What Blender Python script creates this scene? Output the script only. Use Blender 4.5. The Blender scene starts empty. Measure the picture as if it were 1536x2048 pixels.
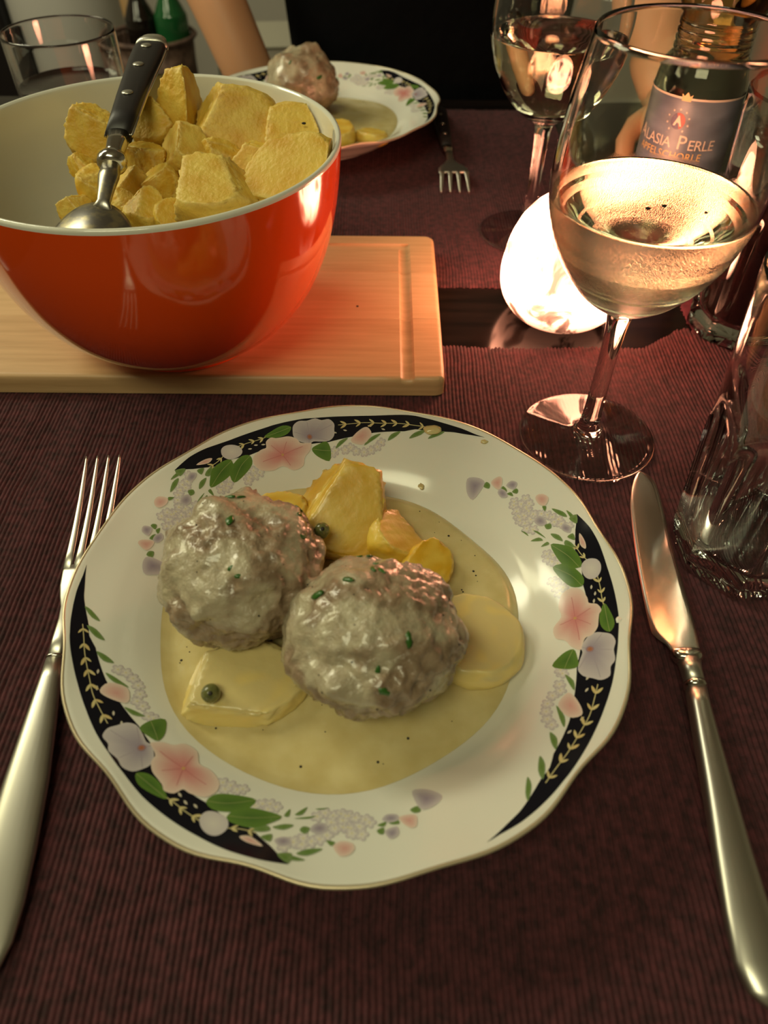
import bpy, bmesh, math, random
from mathutils import Vector, Matrix, noise
from math import sin, cos, pi, radians, sqrt, atan2, hypot

# ------------------------------------------------------------------ camera, world, lights, exposure
S = bpy.context.scene
COL = S.collection
FPX, PITCH, ROLL, CAM_H = 1439.459, 0.8314, 0.008, 0.2778
cam_d = bpy.data.cameras.new('camera')
cam = bpy.data.objects.new('camera', cam_d)
COL.objects.link(cam)
_f = Vector((0, cos(PITCH), -sin(PITCH)))
_r0, _u0 = Vector((1, 0, 0)), Vector((0, sin(PITCH), cos(PITCH)))
_r, _u = _r0 * cos(ROLL) + _u0 * sin(ROLL), _u0 * cos(ROLL) - _r0 * sin(ROLL)
cam.matrix_world = Matrix(((_r.x, _u.x, -_f.x, 0), (_r.y, _u.y, -_f.y, 0), (_r.z, _u.z, -_f.z, CAM_H), (0, 0, 0, 1)))
cam_d.sensor_fit = 'VERTICAL'
cam_d.sensor_height = 36.0
cam_d.lens = 36.0 * FPX / 2048
cam_d.clip_start = 0.01
cam_d.dof.use_dof = True
cam_d.dof.focus_distance = 0.36
cam_d.dof.aperture_fstop = 9.0
S.camera = cam

W = bpy.data.worlds.new('world')
S.world = W
W.use_nodes = True
W.node_tree.nodes['Background'].inputs[0].default_value = (1, .85, .6, 1)
W.node_tree.nodes['Background'].inputs[1].default_value = 0.05


def area(name, loc, target, sx, sy, energy, color):
    d = bpy.data.lights.new(name, 'AREA')
    d.shape = 'RECTANGLE'
    d.size, d.size_y = sx, sy
    d.energy, d.color = energy, color
    o = bpy.data.objects.new(name, d)
    COL.objects.link(o)
    o.location = loc
    o.rotation_euler = (Vector(target) - Vector(loc)).to_track_quat('-Z', 'Y').to_euler()
    return o


area('ceiling_light', (-0.40, -0.60, 1.50), (0, .3, 0), .9, .40, 10.0, (1, .965, .60))
area('side_light', (-1.05, .66, .66), (0, .22, 0), .46, .34, 4.3, (1, .95, .58))
area('back_room_light', (-1.25, 1.25, 1.35), (-.6, 1.8, -.5), .5, .5, 12.0, (1, .95, .66))

S.view_settings.view_transform = 'Standard'
S.view_settings.look = 'None'
S.view_settings.exposure = 0.0
S.view_settings.gamma = 1.0
S.view_settings.use_curve_mapping = False
S.cycles.use_denoising = True
S.cycles.adaptive_threshold = .02
S.cycles.max_bounces = 14
S.cycles.transmission_bounces = 14
S.cycles.transparent_max_bounces = 12
S.cycles.glossy_bounces = 6
S.cycles.diffuse_bounces = 4
S.cycles.sample_clamp_indirect = 20.0


# ------------------------------------------------------------------ materials
def mat(name, color=(.8, .8, .8), rough=.5, metal=0., trans=0., ior=1.5, coat=0., emis=None, estr=0., sss=0.):
    m = bpy.data.materials.new(name)
    m.use_nodes = True
    b = m.node_tree.nodes['Principled BSDF']
    b.inputs['Base Color'].default_value = (*color, 1)
    b.inputs['Roughness'].default_value = rough
    b.inputs['Metallic'].default_value = metal
    b.inputs['Transmission Weight'].default_value = trans
    b.inputs['IOR'].default_value = ior
    b.inputs['Coat Weight'].default_value = coat
    b.inputs['Coat Roughness'].default_value = .08
    if sss:
        b.inputs['Subsurface Weight'].default_value = sss
        b.inputs['Subsurface Radius'].default_value = (1, .6, .25)
        b.inputs['Subsurface Scale'].default_value = .004
    if emis:
        b.inputs['Emission Color'].default_value = (*emis, 1)
        b.inputs['Emission Strength'].default_value = estr
    return m


def N(m, typ, **kw):
    n = m.node_tree.nodes.new(typ)
    for k, v in kw.items():
        if k.startswith('i_'):
            n.inputs[k[2:].replace('_', ' ')].default_value = v
        else:
            setattr(n, k, v)
    return n


def L(m, a, ao, b, bi):
    m.node_tree.links.new(a.outputs[ao], b.inputs[bi])


def bsdf(m):
    return m.node_tree.nodes['Principled BSDF']


def noise_color(m, c1, c2, scale, detail=4., lo=.35, hi=.65, stretch=None, coord='Object'):
    tc = N(m, 'ShaderNodeTexCoord')
    nz = N(m, 'ShaderNodeTexNoise')
    nz.inputs['Scale'].default_value = scale
    nz.inputs['Detail'].default_value = detail
    if stretch:
        mp = N(m, 'ShaderNodeMapping')
        mp.inputs['Scale'].default_value = stretch
        L(m, tc, coord, mp, 'Vector')
        L(m, mp, 'Vector', nz, 'Vector')
    else:
        L(m, tc, coord, nz, 'Vector')
    r = N(m, 'ShaderNodeValToRGB')
    r.color_ramp.elements[0].position, r.color_ramp.elements[1].position = lo, hi
    r.color_ramp.elements[0].color, r.color_ramp.elements[1].color = (*c1, 1), (*c2, 1)
    L(m, nz, 'Fac', r, 'Fac')
    L(m, r, 'Color', bsdf(m), 'Base Color')
    return nz, r, tc


def bump(m, scale, strength, dist=.001, detail=4., stretch=None):
    tc = N(m, 'ShaderNodeTexCoord')
    nz = N(m, 'ShaderNodeTexNoise')
    nz.inputs['Scale'].default_value = scale
    nz.inputs['Detail'].default_value = detail
    mp = N(m, 'ShaderNodeMapping')
    mp.inputs['Scale'].default_value = stretch or (1, 1, 1)
    L(m, tc, 'Object', mp, 'Vector')
    L(m, mp, 'Vector', nz, 'Vector')
    bp = N(m, 'ShaderNodeBump')
    bp.inputs['Strength'].default_value = strength
    bp.inputs['Distance'].default_value = dist
    L(m, nz, 'Fac', bp, 'Height')
    L(m, bp, 'Normal', bsdf(m), 'Normal')
    return bp


def vcol(m):
    a = N(m, 'ShaderNodeVertexColor')
    a.layer_name = 'Col'
    L(m, a, 'Color', bsdf(m), 'Base Color')
    return a


M = {}
M['table'] = mat('dark_stained_wood', (.018, .010, .008), .14, ior=1.4)
noise_color(M['table'], (.005, .0035, .0035), (.011, .007, .006), 18, stretch=(.6, 8, 8))
M['cloth'] = mat('ribbed_cloth', (.055, .026, .030), .9)
noise_color(M['cloth'], (.030, .0090, .0110), (.098, .0238, .030), 260, 3., .3, .7)
bump(M['cloth'], 1500, .5, .0004, 2.)
M['cloth_red'] = mat('wine_red_cloth', (.09, .022, .034), .9)
noise_color(M['cloth_red'], (.062, .010, .020), (.12, .022, .036), 260, 3., .3, .7)
bump(M['cloth_red'], 1500, .5, .0004, 2.)
M['china'] = mat('white_china', (.80, .79, .72), .12, ior=1.5)
M['gilt'] = mat('worn_gilding', (.66, .56, .38), .30, metal=.5)
M['print'] = mat('glazed_print', (1, 1, 1), .14)
vcol(M['print'])
M['sauce'] = mat('cream_sauce', (.66, .54, .25), .20, coat=.4, sss=.15)
noise_color(M['sauce'], (.60, .48, .21), (.70, .59, .30), 90, 5., .3, .7)
bump(M['sauce'], 160, .12, .001)
M['blade'] = mat('brushed_blade', (.66, .62, .55), .27, metal=1.)
M['orange'] = mat('orange_glaze', (.86, .085, .006), .10, coat=.6)
M['white_glaze'] = mat('white_glaze', (.80, .79, .70), .10, coat=.4)
M['potato'] = mat('boiled_potato', (.72, .50, .10), .48, sss=.25)
vcol(M['potato'])
bump(M['potato'], 380, .6, .0012, 6.)
M['potato_wet'] = mat('sauced_potato', (.74, .52, .10), .36, coat=.2, sss=.2)
vcol(M['potato_wet'])
bump(M['potato_wet'], 300, .2, .0007)
M['meat'] = mat('sauced_meat', (.3, .2, .13), .26, coat=.6)
vcol(M['meat'])
bump(M['meat'], 520, .6, .0012, 5.)
M['caper'] = mat('caper_skin', (.13, .13, .035), .25, coat=.4)
noise_color(M['caper'], (.09, .10, .03), (.20, .19, .06), 300)
M['parsley'] = mat('parsley_green', (.03, .12, .012), .35, coat=.4)
M['pepper'] = mat('pepper_black', (.02, .015, .01), .6)
M['beech'] = mat('beech_wood', (.62, .40, .20), .45)
M['beech2'] = mat('beech_wood_pale', (.66, .44, .22), .45)
for k, a, b in (('beech', (.50, .31, .145), (.66, .43, .22)), ('beech2', (.56, .36, .17), (.70, .47, .25))):
    noise_color(M[k], a, b, 14, 6., .25, .75, stretch=(1.2, 16, 16))
    bump(M[k], 40, .15, .0006, 5., (1.5, 18, 18))
M['steel'] = mat('polished_steel', (.66, .63, .56), .16, metal=1.)
M['satin'] = mat('satin_steel', (.66, .64, .56), .36, metal=1.)
M['dirty_steel'] = mat('potato_smeared_steel', (.5, .48, .44), .3, metal=1.)
noise_color(M['dirty_steel'], (.35, .33, .30), (.62, .55, .36), 140, 5., .45, .62)
M['blackh'] = mat('black_handle', (.012, .009, .010), .42)
M['glass'] = mat('clear_glass', (1, 1, 1), 0.0, trans=1., ior=1.48)
M['fog_glass'] = mat('misted_glass', (.97, .97, .92), 0.0, trans=1., ior=1.48)
M['tumbler'] = mat('thick_pressed_glass', (.97, 1, .97), 0.01, trans=1., ior=1.5)
M['wine'] = mat('white_wine', (.99, .95, .74), 0.0, trans=1., ior=1.33)
M['cola'] = mat('dark_cola', (.012, .004, .004), .03, coat=.3)
M['juice'] = mat('apple_spritzer', (.86, .55, .20), 0.0, trans=1., ior=1.33)
M['pet'] = mat('clear_plastic', (.95, .90, .80), 0.03, trans=1., ior=1.3)
M['label_blue'] = mat('label_blue', (.075, .105, .17), .35)
noise_color(M['label_blue'], (.04, .055, .10), (.16, .21, .30), 30, 2., .3, .7, stretch=(1, 1, 2.2))
M['label_pale'] = mat('label_pale', (.62, .55, .48), .4)
M['label_gold'] = mat('label_gold', (.60, .42, .16), .35)
M['label_red'] = mat('label_red', (.35, .03, .03), .4)
M['label_navy'] = mat('label_navy', (.03, .03, .12), .4)
M['skin'] = mat('skin', (.70, .35, .19), .5, sss=.2)
M['shirt'] = mat('black_shirt', (.0035, .0038, .005), 1., ior=1.2)
bump(M['shirt'], 30, .5, .01, 3.)
M['hair'] = mat('dark_hair', (.03, .018, .01), .6)
M['eye'] = mat('eye_white', (.8, .78, .75), .2)
M['iris'] = mat('iris', (.08, .05, .03), .2)
M['lip'] = mat('lips', (.45, .16, .13), .4)
M['jeans'] = mat('dark_trousers', (.015, .017, .025), .9)
M['wall'] = mat('pale_wall', (.62, .58, .50), .9)
bump(M['wall'], 60, .1, .004)
M['floor'] = mat('floor_boards', (.10, .055, .03), .5)
noise_color(M['floor'], (.07, .035, .018), (.14, .08, .042), 6, 4., .3, .7, stretch=(8, .6, 1))
M['pale_metal'] = mat('pale_enamel', (.60, .58, .53), .4)
M['black'] = mat('matt_black', (.012, .011, .012), .6)
M['pine'] = mat('pine_wood', (.42, .24, .09), .5)
M['darkwood'] = mat('dark_chest_wood', (.07, .035, .025), .5)
M['wicker'] = mat('brown_wicker', (.13, .065, .045), .7)
noise_color(M['wicker'], (.07, .035, .025), (.19, .11, .08), 60, 3.)
M['green_glass'] = mat('green_bottle_glass', (.015, .10, .03), .08)
M['dark_glass'] = mat('brown_bottle_glass', (.012, .008, .006), .08)
M['book_a'] = mat('book_cover_pale', (.45, .42, .33), .6)
M['book_b'] = mat('book_cover_green', (.06, .09, .06), .6)

# fogged lower part of the front wine glass: fine condensation droplets on the glass below the wine line
_m = M['fog_glass']
_tc = N(_m, 'ShaderNodeTexCoord')
_sx = N(_m, 'ShaderNodeSeparateXYZ')
L(_m, _tc, 'Object', _sx, 'Vector')
_mr = N(_m, 'ShaderNodeMapRange')
_mr.inputs['From Min'].default_value, _mr.inputs['From Max'].default_value = .132, .141
_mr.inputs['To Min'].default_value, _mr.inputs['To Max'].default_value = 1., 0.
L(_m, _sx, 'Z', _mr, 'Value')
_m2 = N(_m, 'ShaderNodeMapRange')
_m2.inputs['From Min'].default_value, _m2.inputs['From Max'].default_value = .084, .096
L(_m, _sx, 'Z', _m2, 'Value')
_mu = N(_m, 'ShaderNodeMath', operation='MULTIPLY')
L(_m, _mr, 'Result', _mu, 0)
L(_m, _m2, 'Result', _mu, 1)
_nz = N(_m, 'ShaderNodeTexNoise')
_nz.inputs['Scale'].default_value = 2300
_nz.inputs['Detail'].default_value = 2
L(_m, _tc, 'Object', _nz, 'Vector')
_bp = N(_m, 'ShaderNodeBump')
_bp.inputs['Distance'].default_value = .00010
L(_m, _mu, 'Value', _bp, 'Strength')
L(_m, _nz, 'Fac', _bp, 'Height')
L(_m, _bp, 'Normal', bsdf(_m), 'Normal')
_mm = N(_m, 'ShaderNodeMath', operation='MULTIPLY')
_mm.inputs[1].default_value = .10
L(_m, _mu, 'Value', _mm, 0)
L(_m, _mm, 'Value', bsdf(_m), 'Roughness')

# glowing stone: lit from inside by its flame, so its thin walls give off light; veins and the thick foot are dimmer
_m = M['glow'] = mat('glowing_alabaster', (.85, .70, .60), .5)
_tc = N(_m, 'ShaderNodeTexCoord')
_sx = N(_m, 'ShaderNodeSeparateXYZ')
L(_m, _tc, 'Object', _sx, 'Vector')
_nz = N(_m, 'ShaderNodeTexNoise')
_nz.inputs['Scale'].default_value = 42
_nz.inputs['Detail'].default_value = 6
_nz.inputs['Distortion'].default_value = 1.2
L(_m, _tc, 'Object', _nz, 'Vector')
_vr = N(_m, 'ShaderNodeValToRGB')
_vr.color_ramp.elements[0].position, _vr.color_ramp.elements[1].position = .33, .49
_vr.color_ramp.elements[0].color, _vr.color_ramp.elements[1].color = (.05, .05, .05, 1), (1, 1, 1, 1)
_q = _vr.color_ramp.elements.new(.41)
_q.color = (.13, .13, .13, 1)
L(_m, _nz, 'Fac', _vr, 'Fac')
_zr = N(_m, 'ShaderNodeValToRGB')
_e = _zr.color_ramp.elements
_e[0].position, _e[0].color = 0., (.022, .022, .022, 1)
_e[1].position, _e[1].color = 1., (.85, .85, .85, 1)
for _p, _v in ((.06, .045), (.14, .14), (.26, .5), (.4, 1.), (.7, 1.)):
    _q = _e.new(_p)
    _q.color = (_v, _v, _v, 1)
_dv = N(_m, 'ShaderNodeMath', operation='DIVIDE')
_dv.inputs[1].default_value = .085
L(_m, _sx, 'Z', _dv, 0)
L(_m, _dv, 'Value', _zr, 'Fac')
_mu = N(_m, 'ShaderNodeMath', operation='MULTIPLY')
L(_m, _vr, 'Color', _mu, 0)
L(_m, _zr, 'Color', _mu, 1)
_ms = N(_m, 'ShaderNodeMath', operation='MULTIPLY')
_ms.inputs[1].default_value = 33.0
L(_m, _mu, 'Value', _ms, 0)
bsdf(_m).inputs['Emission Color'].default_value = (1, .37, .205, 1)
L(_m, _ms, 'Value', bsdf(_m), 'Emission Strength')


# ------------------------------------------------------------------ helpers
def link(name, me, parent=None, loc=None):
    o = bpy.data.objects.new(name, me)
    COL.objects.link(o)
    if parent is not None:
        o.parent = parent
    if loc is not None:
        o.location = loc
    return o


def tag(o, label=None, cat=None, group=None, kind=None):
    if label: o['label'] = label
    if cat: o['category'] = cat
    if group: o['group'] = group
    if kind: o['kind'] = kind
    return o


def root(name, loc, label, cat, group=None, rz=0.):
    o = bpy.data.objects.new(name, None)
    o.empty_display_size = .02
    COL.objects.link(o)
    o.location = loc
    o.rotation_euler = (0, 0, rz)
    return tag(o, label, cat, group)


def mesh(name, V, F, m, smooth=True, cols=None, mats=None, fmat=None):
    me = bpy.data.meshes.new(name)
    me.from_pydata([tuple(v) for v in V], [], F)
    for x in (mats or [m]):
        me.materials.append(x)
    if fmat:
        me.polygons.foreach_set('material_index', fmat)
    if smooth:
        me.polygons.foreach_set('use_smooth', [True] * len(me.polygons))
    if cols:
        a = me.color_attributes.new('Col', 'FLOAT_COLOR', 'POINT')
        a.data.foreach_set('color', [c for v in cols for c in (*v, 1.)])
    me.update()
    return me


def lathe(prof, n=64, rmod=None, close=False):
    """prof: (r, z) from bottom to top; r=0 ends become poles. rmod(phi, r, z) -> r."""
    V, F, rings = [], [], []
    for r, z in prof:
        if r < 1e-7:
            rings.append([len(V)])
            V.append((0, 0, z))
        else:
            ring = []
            for i in range(n):
                a = 2 * pi * i / n
                rr = rmod(a, r, z) if rmod else r
                if isinstance(rr, tuple):
                    rr, zz = rr
                else:
                    zz = z
                ring.append(len(V))
                V.append((rr * cos(a), rr * sin(a), zz))
            rings.append(ring)
    pairs = list(zip(rings, rings[1:]))
    if close:
        pairs.append((rings[-1], rings[0]))
    for A, B in pairs:
        if len(A) == 1 and len(B) == 1:
            continue
        for i in range(n):
            j = (i + 1) % n
            if len(A) == 1:
                F.append((A[0], B[j], B[i]))
            elif len(B) == 1:
                F.append((A[i], A[j], B[0]))
            else:
                F.append((A[i], A[j], B[j], B[i]))
    return V, F


def spline(P, k=6):
    """Catmull-Rom through a list of tuples."""
    P = [Vector(p) for p in P]
    out = []
    for i in range(len(P) - 1):
        p0, p1, p2, p3 = P[max(i - 1, 0)], P[i], P[i + 1], P[min(i + 2, len(P) - 1)]
        for s in range(k):
            t = s / k
            out.append(.5 * ((2 * p1) + (p2 - p0) * t + (2 * p0 - 5 * p1 + 4 * p2 - p3) * t * t + (3 * p1 - p0 - 3 * p2 + p3) * t ** 3))
    out.append(P[-1])
    return out


def sp2(P, k=6):
    return [(max(v.x, 0), v.y) for v in spline([(a, b, 0) for a, b in P], k)]


def loft(sections, cap=True):
    """sections: list of equal-length rings of points."""
    V, F = [], []
    n = len(sections[0])
    for s in sections:
        V += [tuple(p) for p in s]
    for k in range(len(sections) - 1):
        for i in range(n):
            j = (i + 1) % n
            F.append((k * n + i, k * n + j, (k + 1) * n + j, (k + 1) * n + i))
    if cap:
        F.append(tuple(range(n))[::-1])
        b = (len(sections) - 1) * n
        F.append(tuple(range(b, b + n)))
    return V, F


def sup(a, b, n=20, e=2.4):
    """super-ellipse ring with half axes a, b."""
    out = []
    for i in range(n):
        t = 2 * pi * i / n
        c, s = cos(t), sin(t)
        out.append((a * math.copysign(abs(c) ** (2 / e), c), b * math.copysign(abs(s) ** (2 / e), s)))
    return out


def path_loft(P, wh, n=20, e=2.4, up=(0, 0, 1)):
    """loft super-ellipse sections (half width, half height) along points P."""
    P = [Vector(p) for p in P]
    secs = []
    for i, p in enumerate(P):
        t = (P[min(i + 1, len(P) - 1)] - P[max(i - 1, 0)]).normalized()
        side = t.cross(Vector(up)).normalized()
        u = side.cross(t).normalized()
        a, b = wh[i]
        secs.append([p + side * x + u * y for x, y in sup(a, b, n, e)])
    return loft(secs)


def box(x0, x1, y0, y1, z0, z1, bev=0.):
    bm = bmesh.new()
    bmesh.ops.create_cube(bm, size=1)
    for v in bm.verts:
        v.co = Vector(((x0 + x1) / 2 + v.co.x * (x1 - x0), (y0 + y1) / 2 + v.co.y * (y1 - y0), (z0 + z1) / 2 + v.co.z * (z1 - z0)))
    if bev:
        bmesh.ops.bevel(bm, geom=bm.edges[:], offset=bev, segments=3, affect='EDGES', profile=.5)
    V = [v.co.copy() for v in bm.verts]
    bm.verts.index_update()
    F = [tuple(v.index for v in f.verts) for f in bm.faces]
    bm.free()
    return V, F


def ico(sub):
    bm = bmesh.new()
    bmesh.ops.create_icosphere(bm, subdivisions=sub, radius=1)
    bm.verts.index_update()
    V = [v.co.copy() for v in bm.verts]
    F = [tuple(v.index for v in f.verts) for f in bm.faces]
    bm.free()
    return V, F


ICO = {k: ico(k) for k in (2, 3, 4, 5, 6)}


def nz(p, s, seed=0.):
    return noise.noise(Vector((p[0] * s + seed * 7.31, p[1] * s - seed * 3.7, p[2] * s + seed * 1.9)))


def interp(x, xs, ys):
    if x <= xs[0]: return ys[0]
    for i in range(1, len(xs)):
        if x <= xs[i]:
            t = (x - xs[i - 1]) / (xs[i] - xs[i - 1])
            return ys[i - 1] * (1 - t) + ys[i] * t
    return ys[-1]


def mix(a, b, t):
    return tuple(x * (1 - t) + y * t for x, y in zip(a, b))


def smooth(t):
    t = min(max(t, 0), 1)
    return t * t * (3 - 2 * t)


# ------------------------------------------------------------------ the room
FLOOR_Z = -.752
for nm, b, m in (('floor', (-2.2, 2.6, -1.7, 3.1, FLOOR_Z - .05, FLOOR_Z), 'floor'), ('ceiling', (-2.2, 2.6, -1.7, 3.1, 1.75, 1.8), 'wall'),
                 ('wall_back', (-2.2, 2.6, 3.0, 3.1, FLOOR_Z, 1.75), 'wall'), ('wall_front', (-2.2, 2.6, -1.7, -1.6, FLOOR_Z, 1.75), 'wall'),
                 ('wall_left', (-2.2, -2.1, -1.6, 3.0, FLOOR_Z, 1.75), 'wall'), ('wall_right', (2.5, 2.6, -1.6, 3.0, FLOOR_Z, 1.75), 'wall')):
    tag(link(nm, mesh(nm, *box(*b), M[m], False)), kind='structure')
tag(link('baseboard_back', mesh('baseboard_back', *box(-2.1, 2.5, 2.985, 3.0, FLOOR_Z, FLOOR_Z + .08, .003), M['pale_metal'], False)), kind='structure')

# ------------------------------------------------------------------ table
TX0, TX1, TY0, TY1 = -.62, .68, -.10, .868
tb = root('dining_table', (0, .38, FLOOR_Z), 'dark brown wooden dining table set for dinner', 'table')
oz = -FLOOR_Z
link('table_top', mesh('table_top', *box(TX0, TX1, TY0 - .38, TY1 - .38, oz - .03, oz, .003), M['table'], False), tb)
for sx in (TX0 + .05, TX1 - .05):
    for sy in (TY0 - .33, TY1 - .43):
        link('leg', mesh('leg', *box(sx - .03, sx + .03, sy - .03, sy + .03, 0, oz - .03, .004), M['table'], False), tb)
link('apron', mesh('apron', *box(TX0 + .06, TX1 - .06, TY1 - .38 - .09, TY1 - .38 - .07, oz - .10, oz - .03), M['table'], False), tb)


# ------------------------------------------------------------------ ribbed mats
def ribbed(name, x0, x1, lo, hi, pitch, amp, base, m, label, rows=36, seed=1, fray=.0009, along_x=False, wob=.0006):
    """ribs run along y (or x); lo(x), hi(x) give the two woven ends, each rib ends on its own."""
    rng = random.Random(seed)
    nr = int((x1 - x0) / pitch)
    per = 6
    V, F = [], []
    cols = nr * per + 1
    ends = [(rng.uniform(-fray, fray), rng.uniform(-fray, fray)) for _ in range(nr + 1)]
    amps = [amp * rng.uniform(.7, 1.15) for _ in range(nr + 1)]
    for c in range(cols):
        x = x0 + pitch * c / per
        ph = (c % per) / per
        ri = min(c // per, nr)
        s = abs(sin(pi * ph)) ** .7
        ya, yb = lo(x) - ends[ri][0] - s * .0007, hi(x) + ends[ri][1] + s * .0007
        for r in range(rows + 3):
            if r == 0: y, k = ya, 0.
            elif r == rows + 2: y, k = yb, 0.
            else:
                y, k = ya + .0006 + (yb - ya - .0012) * (r - 1) / rows, 1.
            w = nz((x * 3, y * 5, 0), 3.1, seed) * wob * 3 + nz((x * 40, y * 60, 0), 1, seed + 3) * wob
            b = base(x, y)
            h = b + (.0005 + amps[ri] * s * (1 + .25 * nz((ri * 3.3, y * 220, 0), 1, seed))) * k if k else max(b - .0006, .0002)
            h += .0003 * nz((x, y, 0), 22, seed) * k
            V.append((y, x + w, max(h, .0002)) if along_x else (x + w, y, max(h, .0002)))
    R = rows + 3
    for c in range(cols - 1):
        for r in range(R - 1):
            q = (c * R + r, (c + 1) * R + r, (c + 1) * R + r + 1, c * R + r + 1)
            F.append(q[::-1] if along_x else q)
    o = link(name, mesh(name, V, F, m))
    return tag(o, label, 'placemat')


def near_hi(x):
    if x < .172: return .3994 + .0010 * sin(x * 55)
    if x < .2025: return .3994 + .024 * smooth((x - .165) / .041)
    return .4234 - (x - .2025) * 1.28


mt = ribbed('placemat', -.33, .236, lambda x: -.07, near_hi, .00232, .0011, lambda x, y: .0003 + .0016 * smooth((x - .198) / .012), M['cloth'],
            'ribbed dark maroon placemat under the front plate and cutting board', rows=60, seed=2)
ribbed('placemat', -.32, .172, lambda x: .4755, lambda x: .832 + .001 * sin(x * 40), .00232, .0009, lambda x, y: .0003, M['cloth'],
       'ribbed dark maroon placemat on the far side under the second plate', rows=40, seed=5)
ribbed('placemat', .20, .66, lambda x: .2115 + .003 * sin(x * 37 + 1) + (.004 * smooth((x - .44) / .06)), lambda x: .62, .00205, .0006, lambda x, y: .0002, M['cloth_red'],
       'wine red placemat with frayed edge under the tumblers on the right', rows=30, seed=9, along_x=True)

# ------------------------------------------------------------------ plates
PR_R = [0, .030, .055, .062, .066, .070, .075, .079, .082, .086, .090, .095, .100, .108, .1135]
PR_Z = [.0060, .0061, .0066, .0075, .0090, .0108, .0137, .0162, .0184, .0212, .0237, .0263, .0286, .0316, .0338]


_PS = [(0, .0060)] + sp2(list(zip(PR_R, PR_Z))[1:], 6) + [(.1150, .0344)]
_PSR, _PSZ = [a for a, _ in _PS], [b for _, b in _PS]


def plate_z(r):
    return interp(r, _PSR, _PSZ)


def rim_r(phi):
    d = 12 * (phi - radians(16))
    return 1.005 - .0235 * (.5 + .5 * cos(d)) ** 1.6 * (1 if abs(((math.degrees(phi) - 46) % 120)) > 15 and abs(((math.degrees(phi) - 46) % 120) - 120) > 15 else .55)


def plate_mod(phi, r, z):
    if r < .085: return r
    t = (r - .085) / .031
    return (r * (1 + (rim_r(phi) - 1) * t ** 2), z + .0011 * t ** 2 * (1.005 - rim_r(phi)) / .0235)


def surf_z(phi, r):
    """height of the wavy plate surface at angle phi and radius r."""
    r0 = r
    for _ in range(4):
        if r0 < .085: return plate_z(r0)
        t = (r0 - .085) / .031
        r0 = r / (1 + (rim_r(phi) - 1) * t ** 2)
    t = max(r0 - .085, 0) / .031
    return plate_z(min(r0, .1150)) + .0011 * t ** 2 * (1.005 - rim_r(phi)) / .0235


def plate_meshes():
    top = list(zip(PR_R, PR_Z))
    top = [(0, .0060)] + sp2(top[1:], 6) + [(.1150, .0344), (.1158, .0343)]
    under = [(.1160, .0336), (.1150, .0326), (.108, .0288), (.095, .0232), (.086, .0180), (.078, .0120), (.070, .0068), (.062, .0042), (.0575, .0030), (.0572, .0004), (.0545, .0002), (.0535, .0026), (.030, .0030), (0, .0030)]
    V, F = lathe(under[::-1] + top[::-1], 240, plate_mod)
    dish = mesh('dish', V, F, M['china'])
    gp = [(.1150, .03440), (.1155, .03468), (.1161, .03455), (.11635, .0340), (.1161, .0335), (.1156, .0334), (.1152, .0339)]
    V, F = lathe(gp[::-1], 192, plate_mod, True)
    return dish, mesh('rim_gilding', V, F, M['gilt'])


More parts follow.
